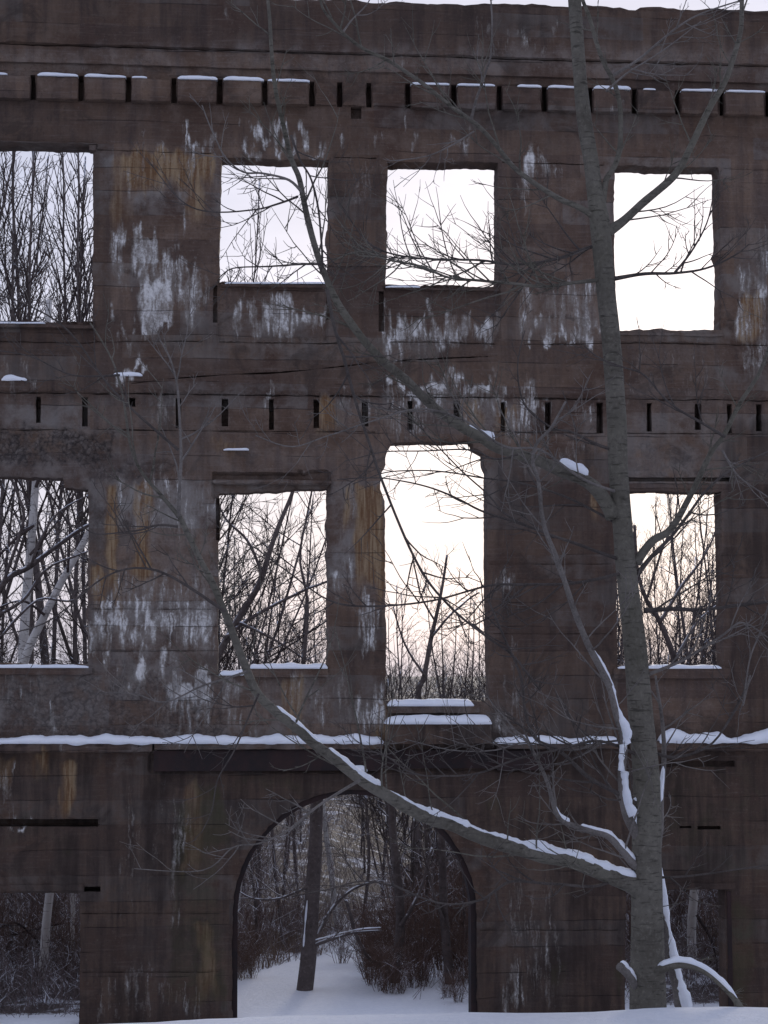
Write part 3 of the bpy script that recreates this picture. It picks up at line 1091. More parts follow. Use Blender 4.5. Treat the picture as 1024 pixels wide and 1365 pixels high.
link_mesh('trunk', T.v, T.f, BARK, tree, local=tree_base)

LIMBS = [
    # px path, w0, w1, depth start, depth end, twig spacing, twig length range, colour
    ([(806, 312), (828, 297), (850, 278), (880, 250), (905, 225), (925, 190), (945, 145), (965, 110), (980, 70), (988, 40), (990, 0), (993, -70)], 13, 5, 0, -.3, .30, .25, .6, BARK),
    ([(803, 270), (808, 240), (818, 225), (826, 200), (828, 160), (824, 130), (816, 105), (806, 85), (795, 55), (785, 20), (775, -10), (768, -80)], 9, 5, 0, -.25, .5, .2, .5, BARK),
    ([(818, 100), (850, 80), (880, 55), (905, 35), (935, 18), (990, 0)], 4, 2, -.2, -.5, .25, .2, .5, BARK_PALE),
    ([(808, 122), (835, 98), (870, 75), (905, 52), (935, 28)], 3, 1.5, -.2, -.6, .3, .2, .4, BARK_PALE),
    ([(797, 292), (770, 275), (740, 262), (700, 235), (680, 218), (650, 180), (628, 160), (600, 140), (560, 108), (520, 82), (490, 68), (468, 52), (450, 35), (430, 10), (424, -20)], 8, 3, 0, -.9, .28, .25, .7, BARK),
    ([(628, 160), (636, 130), (648, 95), (655, 70), (655, 10), (650, -20)], 3.5, 2, -.45, -.7, .3, .15, .4, BARK_PALE),
    ([(458, 42), (470, 25), (490, 5), (496, -10)], 2.4, 1.5, -.8, -.9, .3, .15, .35, BARK_PALE),
    ([(632, 175), (600, 195), (570, 208), (520, 215)], 2.5, 1.2, -.45, -.6, .2, .15, .35, BARK_PALE),
    ([(818, 688), (800, 658), (780, 641), (750, 628), (720, 615), (690, 605), (660, 595), (640, 583), (615, 570), (590, 553), (570, 535), (545, 510), (515, 485), (490, 460), (470, 435), (450, 405), (436, 375), (425, 345), (410, 290), (400, 240), (390, 215), (378, 170), (368, 120), (362, 70), (357, 0), (352, -50)], 19, 4, 0, -1.1, .30, .25, .8, BARK),
    ([(388, 180), (400, 213), (415, 240), (426, 290), (430, 340), (428, 362)], 2.4, 3.2, -1.0, -.8, .2, .2, .5, BARK_DARK),
    ([(430, 352), (400, 352), (360, 355), (310, 358), (290, 372)], 3, 1.5, -.8, -1.1, .16, .15, .4, BARK_DARK),
    ([(404, 258), (385, 240), (350, 232), (325, 230), (300, 210), (285, 180), (270, 140)], 3.4, 1.6, -.9, -1.2, .2, .15, .4, BARK_PALE),
    ([(397, 262), (370, 272), (340, 280), (280, 282), (240, 265), (195, 210)], 3, 1.2, -.9, -1.2, .2, .15, .4, BARK_DARK),
    ([(860, 1130), (843, 1100), (834, 1080), (830, 1060), (829, 1020), (830, 985), (822, 950), (812, 915), (795, 880), (780, 850), (765, 815), (750, 770), (740, 740), (728, 710), (722, 680), (718, 640), (710, 615), (715, 590), (735, 570), (755, 535)], 14, 3, 0, -.6, .3, .25, .7, BARK_PALE),
    ([(858, 1165), (840, 1148), (830, 1135), (812, 1115), (790, 1108), (765, 1100), (746, 1090), (736, 1066), (728, 1040), (715, 1010), (700, 985), (680, 968)], 11, 3, 0, -.5, .22, .25, .6, BARK_PALE),
    ([(862, 1196), (845, 1180), (825, 1172), (800, 1162), (760, 1148), (720, 1140), (680, 1128), (640, 1115), (600, 1100), (560, 1085), (520, 1062), (490, 1045), (460, 1022), (430, 1000), (400, 975), (370, 950), (345, 925), (330, 895), (315, 855), (300, 815), (285, 780), (268, 750), (250, 710), (238, 685)], 24, 6, 0, -1.2, .30, .3, .95, BARK),
    ([(238, 690), (240, 640), (240, 580), (238, 520), (228, 480), (212, 452)], 5, 2, -1.2, -1.4, .26, .2, .5, BARK_PALE),
    ([(240, 690), (215, 660), (190, 630), (176, 600), (168, 560), (162, 520), (150, 480), (120, 430)], 5, 2, -1.2, -1.3, .26, .2, .55, BARK),
    ([(237, 702), (210, 700), (180, 708), (130, 712), (100, 700), (60, 720)], 3, 1.3, -1.2, -1.5, .22, .15, .4, BARK_DARK),
    ([(848, 750), (868, 722), (890, 710), (905, 690), (920, 660), (938, 625), (950, 600), (965, 580), (985, 540), (1010, 500), (1024, 468), (1040, 430)], 11, 4, 0, -.7, .3, .25, .6, BARK),
    ([(850, 765), (868, 742), (895, 715), (920, 682), (945, 650), (985, 620), (1030, 600)], 6, 2, 0, .4, .25, .2, .5, BARK_DARK),
    ([(963, 600), (975, 622), (990, 640), (1024, 662)], 3, 1.5, -.5, -.6, .2, .15, .35, BARK_PALE),
    ([(966, 582), (930, 560), (890, 535), (860, 500), (830, 490), (800, 478), (780, 460)], 3.5, 1.5, -.5, -.9, .22, .2, .5, BARK_DARK),
    ([(858, 814), (900, 812), (940, 812), (1000, 805), (1060, 795)], 6, 3, 0, -.3, .22, .2, .6, BARK_DARK),
    ([(868, 1300), (885, 1290), (910, 1285), (940, 1295), (970, 1320), (990, 1345), (1010, 1372)], 12, 8, -.06, -.5, .5, .1, .3, BARK),
    ([(918, 1380), (902, 1310), (889, 1250), (880, 1190), (878, 1130), (880, 1090), (882, 1050), (886, 990), (880, 940), (874, 900)], 17, 3, .35, .2, .3, .2, .5, BARK_PALE),
    ([(862, 1072), (845, 1068), (820, 1055), (780, 1032), (745, 1000), (715, 985), (700, 950), (695, 905), (672, 850), (650, 800)], 7, 2.5, 0, -.7, .22, .25, .6, BARK_DARK),
    ([(858, 1150), (800, 1180), (740, 1178), (684, 1175), (660, 1188), (640, 1200), (600, 1205), (560, 1195), (520, 1180), (480, 1175), (440, 1185), (390, 1195)], 4.5, 1.6, 0, -.9, .26, .15, .45, BARK_DARK),
    ([(858, 1010), (800, 988), (740, 1000), (690, 1012), (640, 1030), (590, 1035), (550, 1030), (510, 1005), (470, 1000)], 4, 1.5, 0, -1.0, .18, .2, .5, BARK_DARK),
    ([(848, 985), (800, 990), (760, 1000), (700, 990), (660, 1000), (600, 1000), (540, 985)], 3, 1.5, 0, -.6, .18, .2, .5, BARK_PALE),
    ([(808, 372), (760, 378), (730, 382), (684, 378), (640, 374), (600, 370), (560, 355), (515, 345), (480, 335), (440, 350)], 5, 2, 0, -.6, .09, .2, .7, BARK),
    ([(802, 325), (790, 329), (740, 345), (684, 353), (640, 347), (570, 345), (520, 338), (490, 322), (450, 270)], 4.5, 1.6, 0, .6, .09, .2, .7, BARK_DARK),
    ([(816, 372), (860, 365), (900, 364), (940, 357), (980, 340), (1000, 325)], 5, 1.6, 0, -.4, .15, .2, .5, BARK_DARK),
    ([(900, 363), (925, 330), (945, 290), (955, 240)], 3, 1.2, -.2, -.3, .14, .15, .35, BARK_DARK),
    ([(436, 385), (444, 430), (462, 490), (484, 566), (515, 655), (545, 730), (575, 780), (612, 820), (650, 850), (684, 875), (720, 920)], 4, 3, -.95, -.5, .3, .2, .5, BARK_DARK),
    ([(842, 760), (780, 775), (700, 780), (649, 781), (580, 800), (500, 808), (440, 800), (380, 760), (340, 730)], 4.5, 1.6, 0, -.9, .2, .2, .6, BARK_DARK),
    ([(835, 660), (780, 640), (720, 600), (670, 595), (620, 560), (560, 545), (500, 560), (440, 580), (390, 595), (340, 580)], 4, 1.5, 0, -1.2, .3, .2, .5, BARK_PALE),
    ([(818, 600), (790, 590), (760, 575), (735, 570), (700, 540), (690, 490), (700, 440)], 4, 1.6, 0, -.5, .3, .2, .5, BARK_DARK),
    ([(330, 895), (270, 915), (220, 935), (180, 925), (135, 924)], 3, 1.4, -.95, -1.2, .2, .15, .45, BARK_PALE),
    ([(345, 925), (330, 960), (310, 1005), (290, 1040), (283, 1080), (268, 1110)], 2.5, 1.2, -.95, -1.1, .25, .15, .4, BARK_DARK),
    ([(480, 1040), (430, 1070), (385, 1105), (345, 1125), (310, 1130), (270, 1160), (180, 1158)], 4, 1.2, -.8, -1.1, .22, .15, .4, BARK_PALE),
    ([(862, 900), (910, 880), (960, 850), (990, 830), (1024, 850)], 4, 2, 0, -.4, .25, .2, .5, BARK_PALE),
    ([(1000, 900), (990, 940), (1000, 880), (1015, 840), (1030, 790)], 2, 2, -.2, -.5, .25, .2, .5, BARK_PALE),
    ([(866, 1000), (900, 1010), (950, 990), (985, 935), (1000, 900)], 4, 2, .05, -.2, .2, .2, .5, BARK_DARK),
    ([(868, 1170), (920, 1168), (980, 1160), (1040, 1150)], 3, 1.6, .05, -.3, .3, .2, .5, BARK_DARK),
    ([(238, 600), (150, 520), (90, 440), (20, 400), (-40, 390)], 3, 1.4, -1.3, -1.5, .25, .2, .5, BARK_DARK),
    ([(160, 500), (100, 500), (40, 475), (-20, 465)], 2.5, 1.4, -1.3, -1.4, .25, .2, .5, BARK_DARK),
    ([(832, 748), (760, 722), (700, 700), (647, 683), (610, 664), (575, 650), (540, 642), (505, 637), (450, 640)], 4, 1.4, 0, -.7, .42, .2, .5, BARK_DARK),
    ([(700, 700), (672, 684), (647, 656), (610, 622), (580, 592), (555, 565), (520, 540)], 2.6, 1.3, -.35, -.6, .42, .2, .5, BARK_DARK),
    ([(826, 700), (760, 665), (700, 645), (647, 638), (600, 630), (560, 627), (514, 630), (470, 645)], 3, 1.3, 0, .5, .42, .2, .5, BARK_DARK),
    ([(690, 606), (660, 612), (628, 600), (570, 601), (514, 602), (460, 615)], 3, 1.3, -.4, -.8, .2, .15, .45, BARK_DARK),
    ([(300, 815), (210, 760), (140, 770), (60, 830), (-20, 850)], 3.5, 1.6, -1.1, -1.4, .22, .2, .5, BARK_DARK),
]
GEO = []
for i, (px, w0, w1, d0, d1, spc, l0, l1, mt) in enumerate(LIMBS):
    r = random.Random(100 + i)
    pts, rad = limb(px, w0, w1, d0, d1)
    pts = [p + noise.noise_vector(p * 4) * min(.012, .006 + rad[k] * .2) * min(1, k / 6) for k, p in enumerate(pts)]
    rad = [x * (1 + .38 * math.exp(-k / 4)) for k, x in enumerate(rad)]      # swollen collar at the joint
    rad = [x * (1 + .10 * noise.noise(p * 9)) for x, p in zip(rad, pts)]
    T = Tubes()
    T.tube(pts, rad, 10 if w0 > 9 else 6)
    twigs(T, r, pts, rad, spc * .45, l0 * .8, l1 * 1.1, .10, 3, .0060)
    link_mesh('branch', T.v, T.f, mt, tree, local=tree_base)
    GEO.append((pts, rad))
# the crown above the frame
T = Tubes()
rr = random.Random(77)
for i in range(26):
    y = -60 - 18 * i
    p = at(766 - .05 * (i * 18 + 60), y, TY)
    a = i * 2.4
    d = Vector((math.cos(a) * .9, math.sin(a) * .9, .75))
    L = 2.2 * (1 - i / 34)
    q = grow(rr, p, d, L, 9, .1, .04)
    ra = taper(.022 * (1 - i / 36), .004, 10)
    T.tube(q, ra, 6)
    twigs(T, rr, q, ra, .22, .25, .8, .15, 2)
link_mesh('crown', T.v, T.f, BARK_DARK, tree, local=tree_base)


def limb_snow(gi, t0, t1, k, label, seed):
    """snow lying along the upper side of a limb"""
    pts, rad = GEO[gi]
    n = int(max(8, (t1 - t0) * len(pts) * 3))
    V, Fc = [], []
    m = 8
    for i in range(n + 1):
        t = t0 + (t1 - t0) * i / n
        p, d = along(pts, min(t, .999))
        r_ = rad[min(int(t * (len(rad) - 1)), len(rad) - 1)]
        up = Vector((0, 0, 1)) - d * d.z
        if up.length < .45:
            up = (up + Vector((.2 if d.x < 0 else -.2, -.6, 0)))
        up.normalize()
        sd = d.cross(up).normalized()
        e = max(0, 1 - abs(2 * i / n - 1) ** 6) ** .5
        nz = 1 + 1.0 * noise.fractal(p * 4.5 + Vector((seed, 0, 0)), 1, 2, 4) + .35 * noise.noise(p * 26)
        hh = r_ * k * max(.2, nz) * (.15 + .85 * e)
        wd = r_ * .78 * (.3 + .7 * e) * min(1.1, max(.45, nz))
        for j in range(m):
            a = 2 * math.pi * j / m
            c_, s_ = math.cos(a), math.sin(a)
            q = p + up * (r_ * .55 + (hh + r_ * .35) * max(0, s_) - r_ * .15 * max(0, -s_)) + sd * c_ * wd
            V.append(tuple(q))
    for i in range(n):
        for j in range(m):
            Fc.append((i * m + j, (i + 1) * m + j, (i + 1) * m + (j + 1) % m, i * m + (j + 1) % m))
    Fc.append(tuple(range(m)))
    Fc.append(tuple(reversed([n * m + j for j in range(m)])))
    o = link_mesh('snow', V, Fc, SNOW)
    tag(o, label, 'snow', 'snow lying along the limbs of the front tree', 'stuff')


limb_snow(15, .045, .44, .66, 'long white snow ridge along the lowest thick limb right above the arch', 1)
limb_snow(15, .455, .56, .55, 'narrow snow streak on the thick low limb where it passes the arch crown', 31)
limb_snow(15, .575, .66, .5, 'thin broken snow streak on the thick low limb crossing the ledge', 32)
limb_snow(13, .02, .44, 1.15, 'snow along the lower half of the curved upright limb beside the trunk', 2)
limb_snow(14, .05, .42, 1.1, 'snow on the short bent limb above the thick snowy one', 3)
limb_snow(14, .48, .60, 1.0, 'short snow streak on the upturned end of the bent limb', 4)
limb_snow(8, .08, .13, 1.0, 'short snow patch on the upper left limb close to the trunk', 5)
limb_snow(8, .25, .31, .9, 'small snow patch on the upper left limb over the tall window', 6)
limb_snow(25, .03, .40, .7, 'snow on the thin upright stem right of the trunk', 7)
limb_snow(25, .62, .72, 1.0, 'small snow patch high on the thin stem right of the trunk', 8)
limb_snow(24, .05, .75, .6, 'thin snow on the low arching branch right of the trunk base', 9)
limb_snow(26, .03, .12, 1.0, 'small snow pad at the root of the dark side branch', 10)

# snow covered stump-like shoot at the left of the trunk base
q = limb([(858, 1345), (850, 1320), (838, 1300), (826, 1288)], 9, 12, .05, -.15)
T = Tubes()
T.tube(q[0], q[1], 8)
link_mesh('branch', T.v, T.f, BARK_PALE, tree, local=tree_base)
GEO.append(q)
limb_snow(len(GEO) - 1, .3, 1.0, 1.0, 'round snow cap on the short shoot left of the trunk base', 11)


# ------------------------------------------------------------------ the wood behind
def make_tree(seed, H, r0, nl, reach, up, h0, dens, tmat, cmat, thick=.0065, name='bare_tree', fork=0):
    """a leafless tree standing at the origin: returns its root Empty with trunk and crown"""
    r = random.Random(seed)
    root = empty(name, (0, 0, 0))
    trunk = grow(r, Vector((0, 0, -.15)), Vector((r.uniform(-.08, .08), r.uniform(-.08, .08), 1)), H, 12, .055, .05)
    tr = taper(r0, .012, 13, .9)
    T = Tubes()
    T.tube(trunk, tr, 8)
    stems = [(trunk, tr)]
    for k in range(fork):
        p, d = along(trunk, r.uniform(.02, .35))
        q = grow(r, p, side_dir(r, d, R(r.uniform(14, 30))), H * r.uniform(.55, .85), 10, .06, .06)
        ra = taper(r0 * .6, .01, 11, .9)
        T.tube(q, ra, 6)
        stems.append((q, ra))
    link_mesh('trunk', T.v, T.f, tmat, root)
    C = Tubes()
    for stem, sr in stems:
        n = int(nl * (1 if stem is trunk else .55))
        for i in range(n):
            t = h0 + (.98 - h0) * (i + r.random()) / n
            p, d = along(stem, t)
            L = H * reach * (1.05 - t) ** .75 * r.uniform(.6, 1.1)
            q = grow(r, p, side_dir(r, Vector((d.x, d.y, d.z)), R(r.uniform(*up))), L, 8, .12, .07)
            rs = sr[min(int(t * (len(sr) - 1)), len(sr) - 1)]
            rl = max(thick * 1.1, min(rs * .6, L * .0085 + .004))
            C.tube(q, taper(rl, thick * .7, 9), 4, False)
            m = int(L * dens * 3.2) + 1
            for j in range(m):
                u = .12 + .86 * (j + r.random()) / m
                p2, d2 = along(q, u)
                L2 = L * r.uniform(.22, .5) * (1.1 - .5 * u)
                q2 = grow(r, p2, side_dir(r, d2, R(r.uniform(28, 58))), L2, 5, .15, .08)
                C.tube(q2, taper(thick, thick * .6, 6), 3, False)
                for s in range(int(L2 * dens * 4.5) + 1):
                    p3, d3 = along(q2, r.uniform(.15, .98))
                    q3 = grow(r, p3, side_dir(r, d3, R(r.uniform(25, 55))), r.uniform(.15, .5) * min(1, L2 + .2), 3, .15, .08)
                    C.tube(q3, taper(thick * .72, thick * .45, 4), 3, False)
    link_mesh('crown', C.v, C.f, cmat, root)
    return root


PROTO = {
    'tall': [make_tree(s, 10, .040, 32, .32, (12, 32), .42, .85, WOOD, WOODTWIG, .0058, fork=1) for s in (1, 2, 3)],
    'bushy': [make_tree(s, 10, .055, 24, .36, (35, 72), .20, 1.1, WOOD, WOODTWIG, .0064, fork=2) for s in (11, 12, 13)],
    'pole': [make_tree(s, 10, .085, 24, .24, (40, 75), .30, 1.0, WOOD, WOODTWIG, .0078) for s in (21, 22, 23)],
}


def make_shrub(seed, H, n, mat):
    r = random.Random(seed)
    root = empty('shrub', (0, 0, 0))
    S, C = Tubes(), Tubes()
    for i in range(n):
        a = r.uniform(0, 6.283)
        d = Vector((math.cos(a) * r.uniform(.05, .5), math.sin(a) * r.uniform(.05, .5), 1))
        p = Vector((math.cos(a) * .18 * r.random(), math.sin(a) * .18 * r.random(), -.05))
        q = grow(r, p, d, H * r.uniform(.55, 1), 7, .10, .03)
        S.tube(q, taper(.009, .004, 8), 4, False)
        for j in range(9):
            p2, d2 = along(q, r.uniform(.15, .98))
            q2 = grow(r, p2, side_dir(r, d2, R(r.uniform(25, 60))), H * r.uniform(.12, .36), 4, .14, .05)
            C.tube(q2, taper(.0046, .0026, 5), 3, False)
            for k in range(3):
                p3, d3 = along(q2, r.uniform(.3, .98))
                C.tube(grow(r, p3, side_dir(r, d3, R(45)), H * r.uniform(.05, .14), 3, .1, .05), taper(.0032, .002, 4), 3, False)
    link_mesh('stem', S.v, S.f, mat, root)
    link_mesh('crown', C.v, C.f, mat, root)
    return root


PROTO['shrub'] = [make_shrub(s, 1.5, 16, SHRUB) for s in (31, 32, 33)]
USED = set()


def plant(kind, x, y, hgt, r, label, cat, group):
    ps = PROTO[kind]
    k = r.randrange(len(ps))
    src = ps[k]
    base = 10.0 if kind != 'shrub' else 1.5
    loc = (x, y, gz(x, y) - .03)
    if (kind, k) in USED:
        o = copy_thing(src, loc, r.uniform(0, 6.28), hgt / base)
    else:
        USED.add((kind, k))
        o = src
        o.location = loc
        o.rotation_euler = (0, 0, r.uniform(0, 6.28))
        s = hgt / base
        o.scale = (s, s, s)
    tag(o, label, cat, group)
    return o


def top_profile(px):
    X = [-400, -100, 60, 130, 250, 300, 350, 440, 510, 580, 650, 720, 820, 960, 1200, 1500]
    Y = [300, 130, 120, 190, 230, 250, 430, 600, 700, 765, 770, 700, 600, 590, 480, 500]
    return float(np.interp(px, X, Y))


r = random.Random(2024)
spots = []


def free(x, y, d):
    return all((x - a) ** 2 + (y - b) ** 2 > d * d for a, b in spots)


def height_for(x, y, px, f):
    ty = 900 - (900 - top_profile(px)) * f
    return 3.85 + (900 - ty) / F * (y + 20) * 1.0 - gz(x, y)


# tall fine-branched trees that fill the upper left window
for px, Y, ty, kind in [(-60, 14, 120, 'tall'), (38, 12.5, 150, 'tall'), (88, 16, 150, 'tall'), (-8, 20, 100, 'tall'), (112, 27, 190, 'tall'), (60, 30, 150, 'tall'),
                        (262, 22, 225, 'tall'), (240, 27, 215, 'tall'), (283, 37, 300, 'tall'), (-110, 18, 110, 'tall'), (-150, 26, 150, 'tall')]:
    p = at(px, 900, Y)
    plant(kind, p.x, Y, 3.85 + (900 - ty) / F * (Y + 20) - gz(p.x, Y), r, 'tall fine-branched bare tree rising behind the left windows of the ruin', 'tree', 'tall bare trees behind the left windows')
    spots.append((p.x, Y))
n = 0
tries = 0
while n < 115 and tries < 6000:
    tries += 1
    Y = 11 + 62 * r.random() ** 1.15
    d = Y + 20
    px = r.uniform(-170, 1190)
    p = at(px, 900, Y)
    if abs(p.x - path_x(Y)) < (1.9 if Y < 17 else .9) or not free(p.x, Y, 1.0 if Y < 30 else 1.3):
        continue
    if px < 470 and r.random() < (.72 if px < 140 else .6):
        continue
    h = height_for(p.x, Y, px, r.uniform(.25, 1.0) ** 1.1)
    if h < 2.6:
        continue
    kind = 'bushy' if r.random() < .55 else 'pole' if r.random() < .7 else 'tall'
    plant(kind, p.x, Y, h, r, 'slender bare tree among many in the snowy wood behind the ruin', 'tree', 'bare trees of the wood behind the ruin')
    spots.append((p.x, Y))
    n += 1
n = 0
while n < 34:
    Y = 5.5 + 22 * r.random()
    px = r.uniform(305, 660) if n < 24 else r.choice([r.uniform(-60, 120), r.uniform(830, 1000)])
    p = at(px, 1250, Y)
    if abs(p.x - path_x(Y)) < path_w(Y) + .25 or not free(p.x, Y, .7):
        continue
    plant('pole' if r.random() < .7 else 'bushy', p.x, Y, r.uniform(2.8, 5.2), r, 'slender bare tree among many in the snowy wood behind the ruin', 'tree', 'bare trees of the wood behind the ruin')
    spots.append((p.x, Y))
    n += 1
for px, Y, ty in [(525, 13, 800), (560, 18, 770), (600, 15, 790), (640, 14, 800), (580, 24, 780), (540, 28, 800), (620, 30, 780), (655, 22, 760), (510, 20, 780)]:
    p = at(px, 900, Y)
    plant('bushy', p.x, Y, 3.85 + (900 - ty) / F * (Y + 20) - gz(p.x, Y), r, 'low dense bare tree whose twigs fill the foot of the tall middle window', 'tree', 'low trees behind the tall middle window')
SH = [(455, 5.5, .8), (470, 4.2, .9), (486, 6.0, 1.1), (500, 4.6, 1.2), (512, 3.0, 1.0), (545, 4.0, 1.5), (560, 2.6, 1.2), (575, 5.2, 1.7), (590, 3.4, 1.4), (610, 4.6, 1.6), (622, 2.4, 1.1), (640, 3.6, 1.5), (655, 5.0, 1.5), (530, 6.6, 1.5),
      (600, 7.0, 1.8), (570, 8.0, 1.7), (322, 4.2, .8), (310, 6.0, 1.0), (338, 7.2, 1.0), (300, 3.0, .9), (352, 9.0, 1.1), (375, 10.5, 1.0), (420, 12, 1.0), (395, 11.5, 1.1), (20, 3.0, 1.3), (-20, 4.0, 1.5), (95, 2.6, 1.2), (60, 5, 1.6), (850, 3, 1.3),
      (900, 4.5, 1.5), (950, 2.8, 1.2), (980, 4.0, 1.5), (1020, 3.5, 1.5), (475, 8.5, 1.2), (640, 7.5, 1.8), (545, 9.5, 1.6)]
SH += [(r.uniform(468, 648), r.uniform(1.3, 5.5), r.uniform(.45, 1.0)) for _ in range(9)] + [(r.uniform(500, 640), r.uniform(.9, 2.4), r.uniform(.4, .85)) for _ in range(6)] + [(r.uniform(300, 345), r.uniform(2.5, 7), r.uniform(.4, .8)) for _ in range(7)]
for px, Y, hh in SH:
    if px > 460:
        px = max(px, px_at((float(path_x(Y) + path_w(Y) * .9), Y, gz(0, Y)))[0])
    p = at(px, 1250, Y)
    plant('shrub', p.x, Y, hh * .85, r, 'reddish twiggy shrub poking out of the snow behind the ruin', 'shrub', 'reddish shrubs beside the snowy clearing')

# undergrowth that nobody could count: thin stems and twigs through the whole wood
V, Fc = [], []
r = random.Random(9)
for i in range(52000):
    Y = 12 + 75 * r.random() ** .8 if i % 5 < 3 else 1.0 + 14 * r.random() ** .9
    d = Y + 20
    x = r.uniform(-.5, .5) * d * .62 + .084 * d - .02 * d
    if i % 9 == 0:
        Y = .5 + 4.2 * r.random()
        x = r.uniform(-3.8, -.9) if r.random() < .6 else r.uniform(4.0, 7.6)
    px_ = x - path_x(Y)
    if abs(px_) < path_w(Y) + .3 * r.random() ** 2:
        continue
    if 0 < px_ and x < 3.6 and Y < 9 and r.random() < .40:
        continue
    hmax = (.4 if Y < 3 else 1.5 if Y < 12 else 1.6 + .03 * Y)
    z0 = gz(x, Y) + (-.03 if r.random() < (.55 if Y > 12 else .35) else r.uniform(.15, 1) ** 1.3 * hmax)
    a = r.uniform(0, 6.283)
    near = Y < 12
    ln = r.uniform(.2, .6) if Y < 3 else r.uniform(.35, 1.1) if near else r.uniform(.5, 1.7)
    tl = r.uniform(.1, 1.0)
    P0 = Vector((x, Y, z0))
    hd = Vector((math.cos(a), math.sin(a), 0))
    bend = r.uniform(-.5, .9)
    rr_ = r.uniform(.0028, .0055) + .00010 * Y
    b = len(V)
    for s_ in range(4):
        f = s_ / 3
        P = P0 + hd * (tl * ln * .8 * (f + bend * .4 * f * f)) + Vector((r.uniform(-.06, .06) * ln, 0, ln * ((1.05 - .6 * tl) * f - .25 * bend * f * f) + r.uniform(-.04, .04) * ln))
        w = rr_ * (1 - .7 * f)
        for k in range(3):
            t = k * 2.094 + a
            V.append((P.x + math.cos(t) * w, P.y + math.sin(t) * w * .6, P.z + math.sin(t) * w * .8))
    for s_ in (0, 3, 6):
        for k in range(3):
            Fc.append((b + s_ + k, b + s_ + (k + 1) % 3, b + s_ + 3 + (k + 1) % 3, b + s_ + 3 + k))
ug = link_mesh('undergrowth', V, Fc, BRUSH)
tag(ug, 'tangled leafless undergrowth filling the wood between the trees', 'undergrowth', kind='stuff')


V, Fc = [], []
for i in range(2600):
    Y = 2.5 + 9 * r.random()
    side = -1 if r.random() < .5 else 1
    x = float(path_x(Y)) + side * (float(path_w(Y)) + (.05 + 1.3 * r.random() ** 1.6))
    if not (.5 + .5 * noise.noise(Vector((x * 1.4, Y * 1.4, 3)))) > r.uniform(.25, .75):
        continue
    a = r.uniform(0, 6.283)
    ln = r.uniform(.15, .45)
    P0 = Vector((x, Y, gz(x, Y) - .02))
    b = len(V)
    for s_ in range(3):
        f = s_ / 2
        P = P0 + Vector((math.cos(a) * .4 * ln * f * f, math.sin(a) * .4 * ln * f * f, ln * f))
        w = .004 * (1 - .7 * f)
        for k in range(3):
            t = k * 2.094
            V.append((P.x + math.cos(t) * w, P.y + math.sin(t) * w, P.z))
    for s_ in (0, 3):
        for k in range(3):
            Fc.append((b + s_ + k, b + s_ + (k + 1) % 3, b + s_ + 3 + (k + 1) % 3, b + s_ + 3 + k))
gr = link_mesh('grass', V, Fc, STRAW)
tag(gr, 'dry reddish brown grass standing out of the snow beside the clearing', 'grass', kind='stuff')

# particular trees one can point at
def traced_tree(px, Y, w0, w1, d1, mat, label, limbs, seed, group=None, tw=(.35, .3, .8), twmat=None, root_name='bare_tree'):
    r = random.Random(seed)
    P = [at(x, y, Y + d1 * i / (len(px) - 1)) for i, (x, y) in enumerate(px)]
    g = gz(P[0].x, P[0].y) - .05
    if P[0].z > g + .02:                 # root it in the ground
        P.insert(0, Vector((P[0].x - (P[1].x - P[0].x) * .05, P[0].y, g)))
    P = spline(P, 5)
    k = (Y - EYE.y) / F * .5
    root = empty(root_name, (P[0].x, P[0].y, g), label, 'tree', group)
    ra = [x * (1 + .05 * noise.noise(p * 3)) for x, p in zip(taper(w0 * k, w1 * k, len(P)), P)]
    T = Tubes()
    T.tube(P, ra, 12)
    link_mesh('trunk', T.v, T.f, mat, root, local=root.location)
    C = Tubes()
    for lp, lw0, lw1, ld in limbs:
        Q = spline([at(x, y, Y + ld * i / (len(lp) - 1)) for i, (x, y) in enumerate(lp)], 5)
        Q = [p + noise.noise_vector(p * 3) * .02 for p in Q]
        qa = taper(lw0 * k, lw1 * k, len(Q))
        C.tube(Q, qa, 6)
        twigs(C, r, Q, qa, tw[0], tw[1], tw[2], .1, 3, .006)
    twigs(C, r, P, ra, tw[0] * 2, tw[1], tw[2], .5, 3, .006)
    link_mesh('crown', C.v, C.f, twmat or mat, root, local=root.location)
    return root


traced_tree([(26, 1010), (30, 890), (35, 800), (42, 720), (48, 640), (56, 540), (66, 400)], 9, 15, 8, .3, BIRCH, 'pale upright birch trunk seen through the middle left window', [
    ([(44, 700), (20, 720), (-20, 760), (-50, 790)], 5, 2, -.5), ([(48, 650), (62, 600), (75, 560)], 5, 2, .2), ([(40, 740), (80, 690), (110, 640)], 4, 2, .4)], 1, 'birches behind the middle left window', twmat=WOODTWIG)
traced_tree([(12, 1010), (32, 885), (60, 820), (84, 772), (112, 722), (150, 650), (190, 560), (230, 430)], 7.5, 13, 6, .5, BIRCH, 'pale birch trunk leaning right behind the middle left window', [
    ([(90, 762), (92, 700), (84, 650)], 4, 2, .2), ([(60, 820), (30, 800), (-10, 815)], 4, 2, -.3)], 2, 'birches behind the middle left window', twmat=WOODTWIG)
traced_tree([(-60, 1010), (-40, 900), (0, 785), (40, 755), (80, 725), (118, 700), (160, 690)], 6, 12, 4, .8, WOOD, 'dark crooked tree arching across the middle left window', [
    ([(-20, 830), (30, 800), (60, 760), (118, 735)], 6, 3, .5), ([(0, 790), (30, 700), (24, 660), (10, 620)], 5, 3, .2), ([(0, 850), (50, 800), (100, 800), (120, 770)], 4, 2, .3), ([(40, 755), (70, 690), (118, 660)], 4, 2, .3)], 3, tw=(.34, .3, .9))
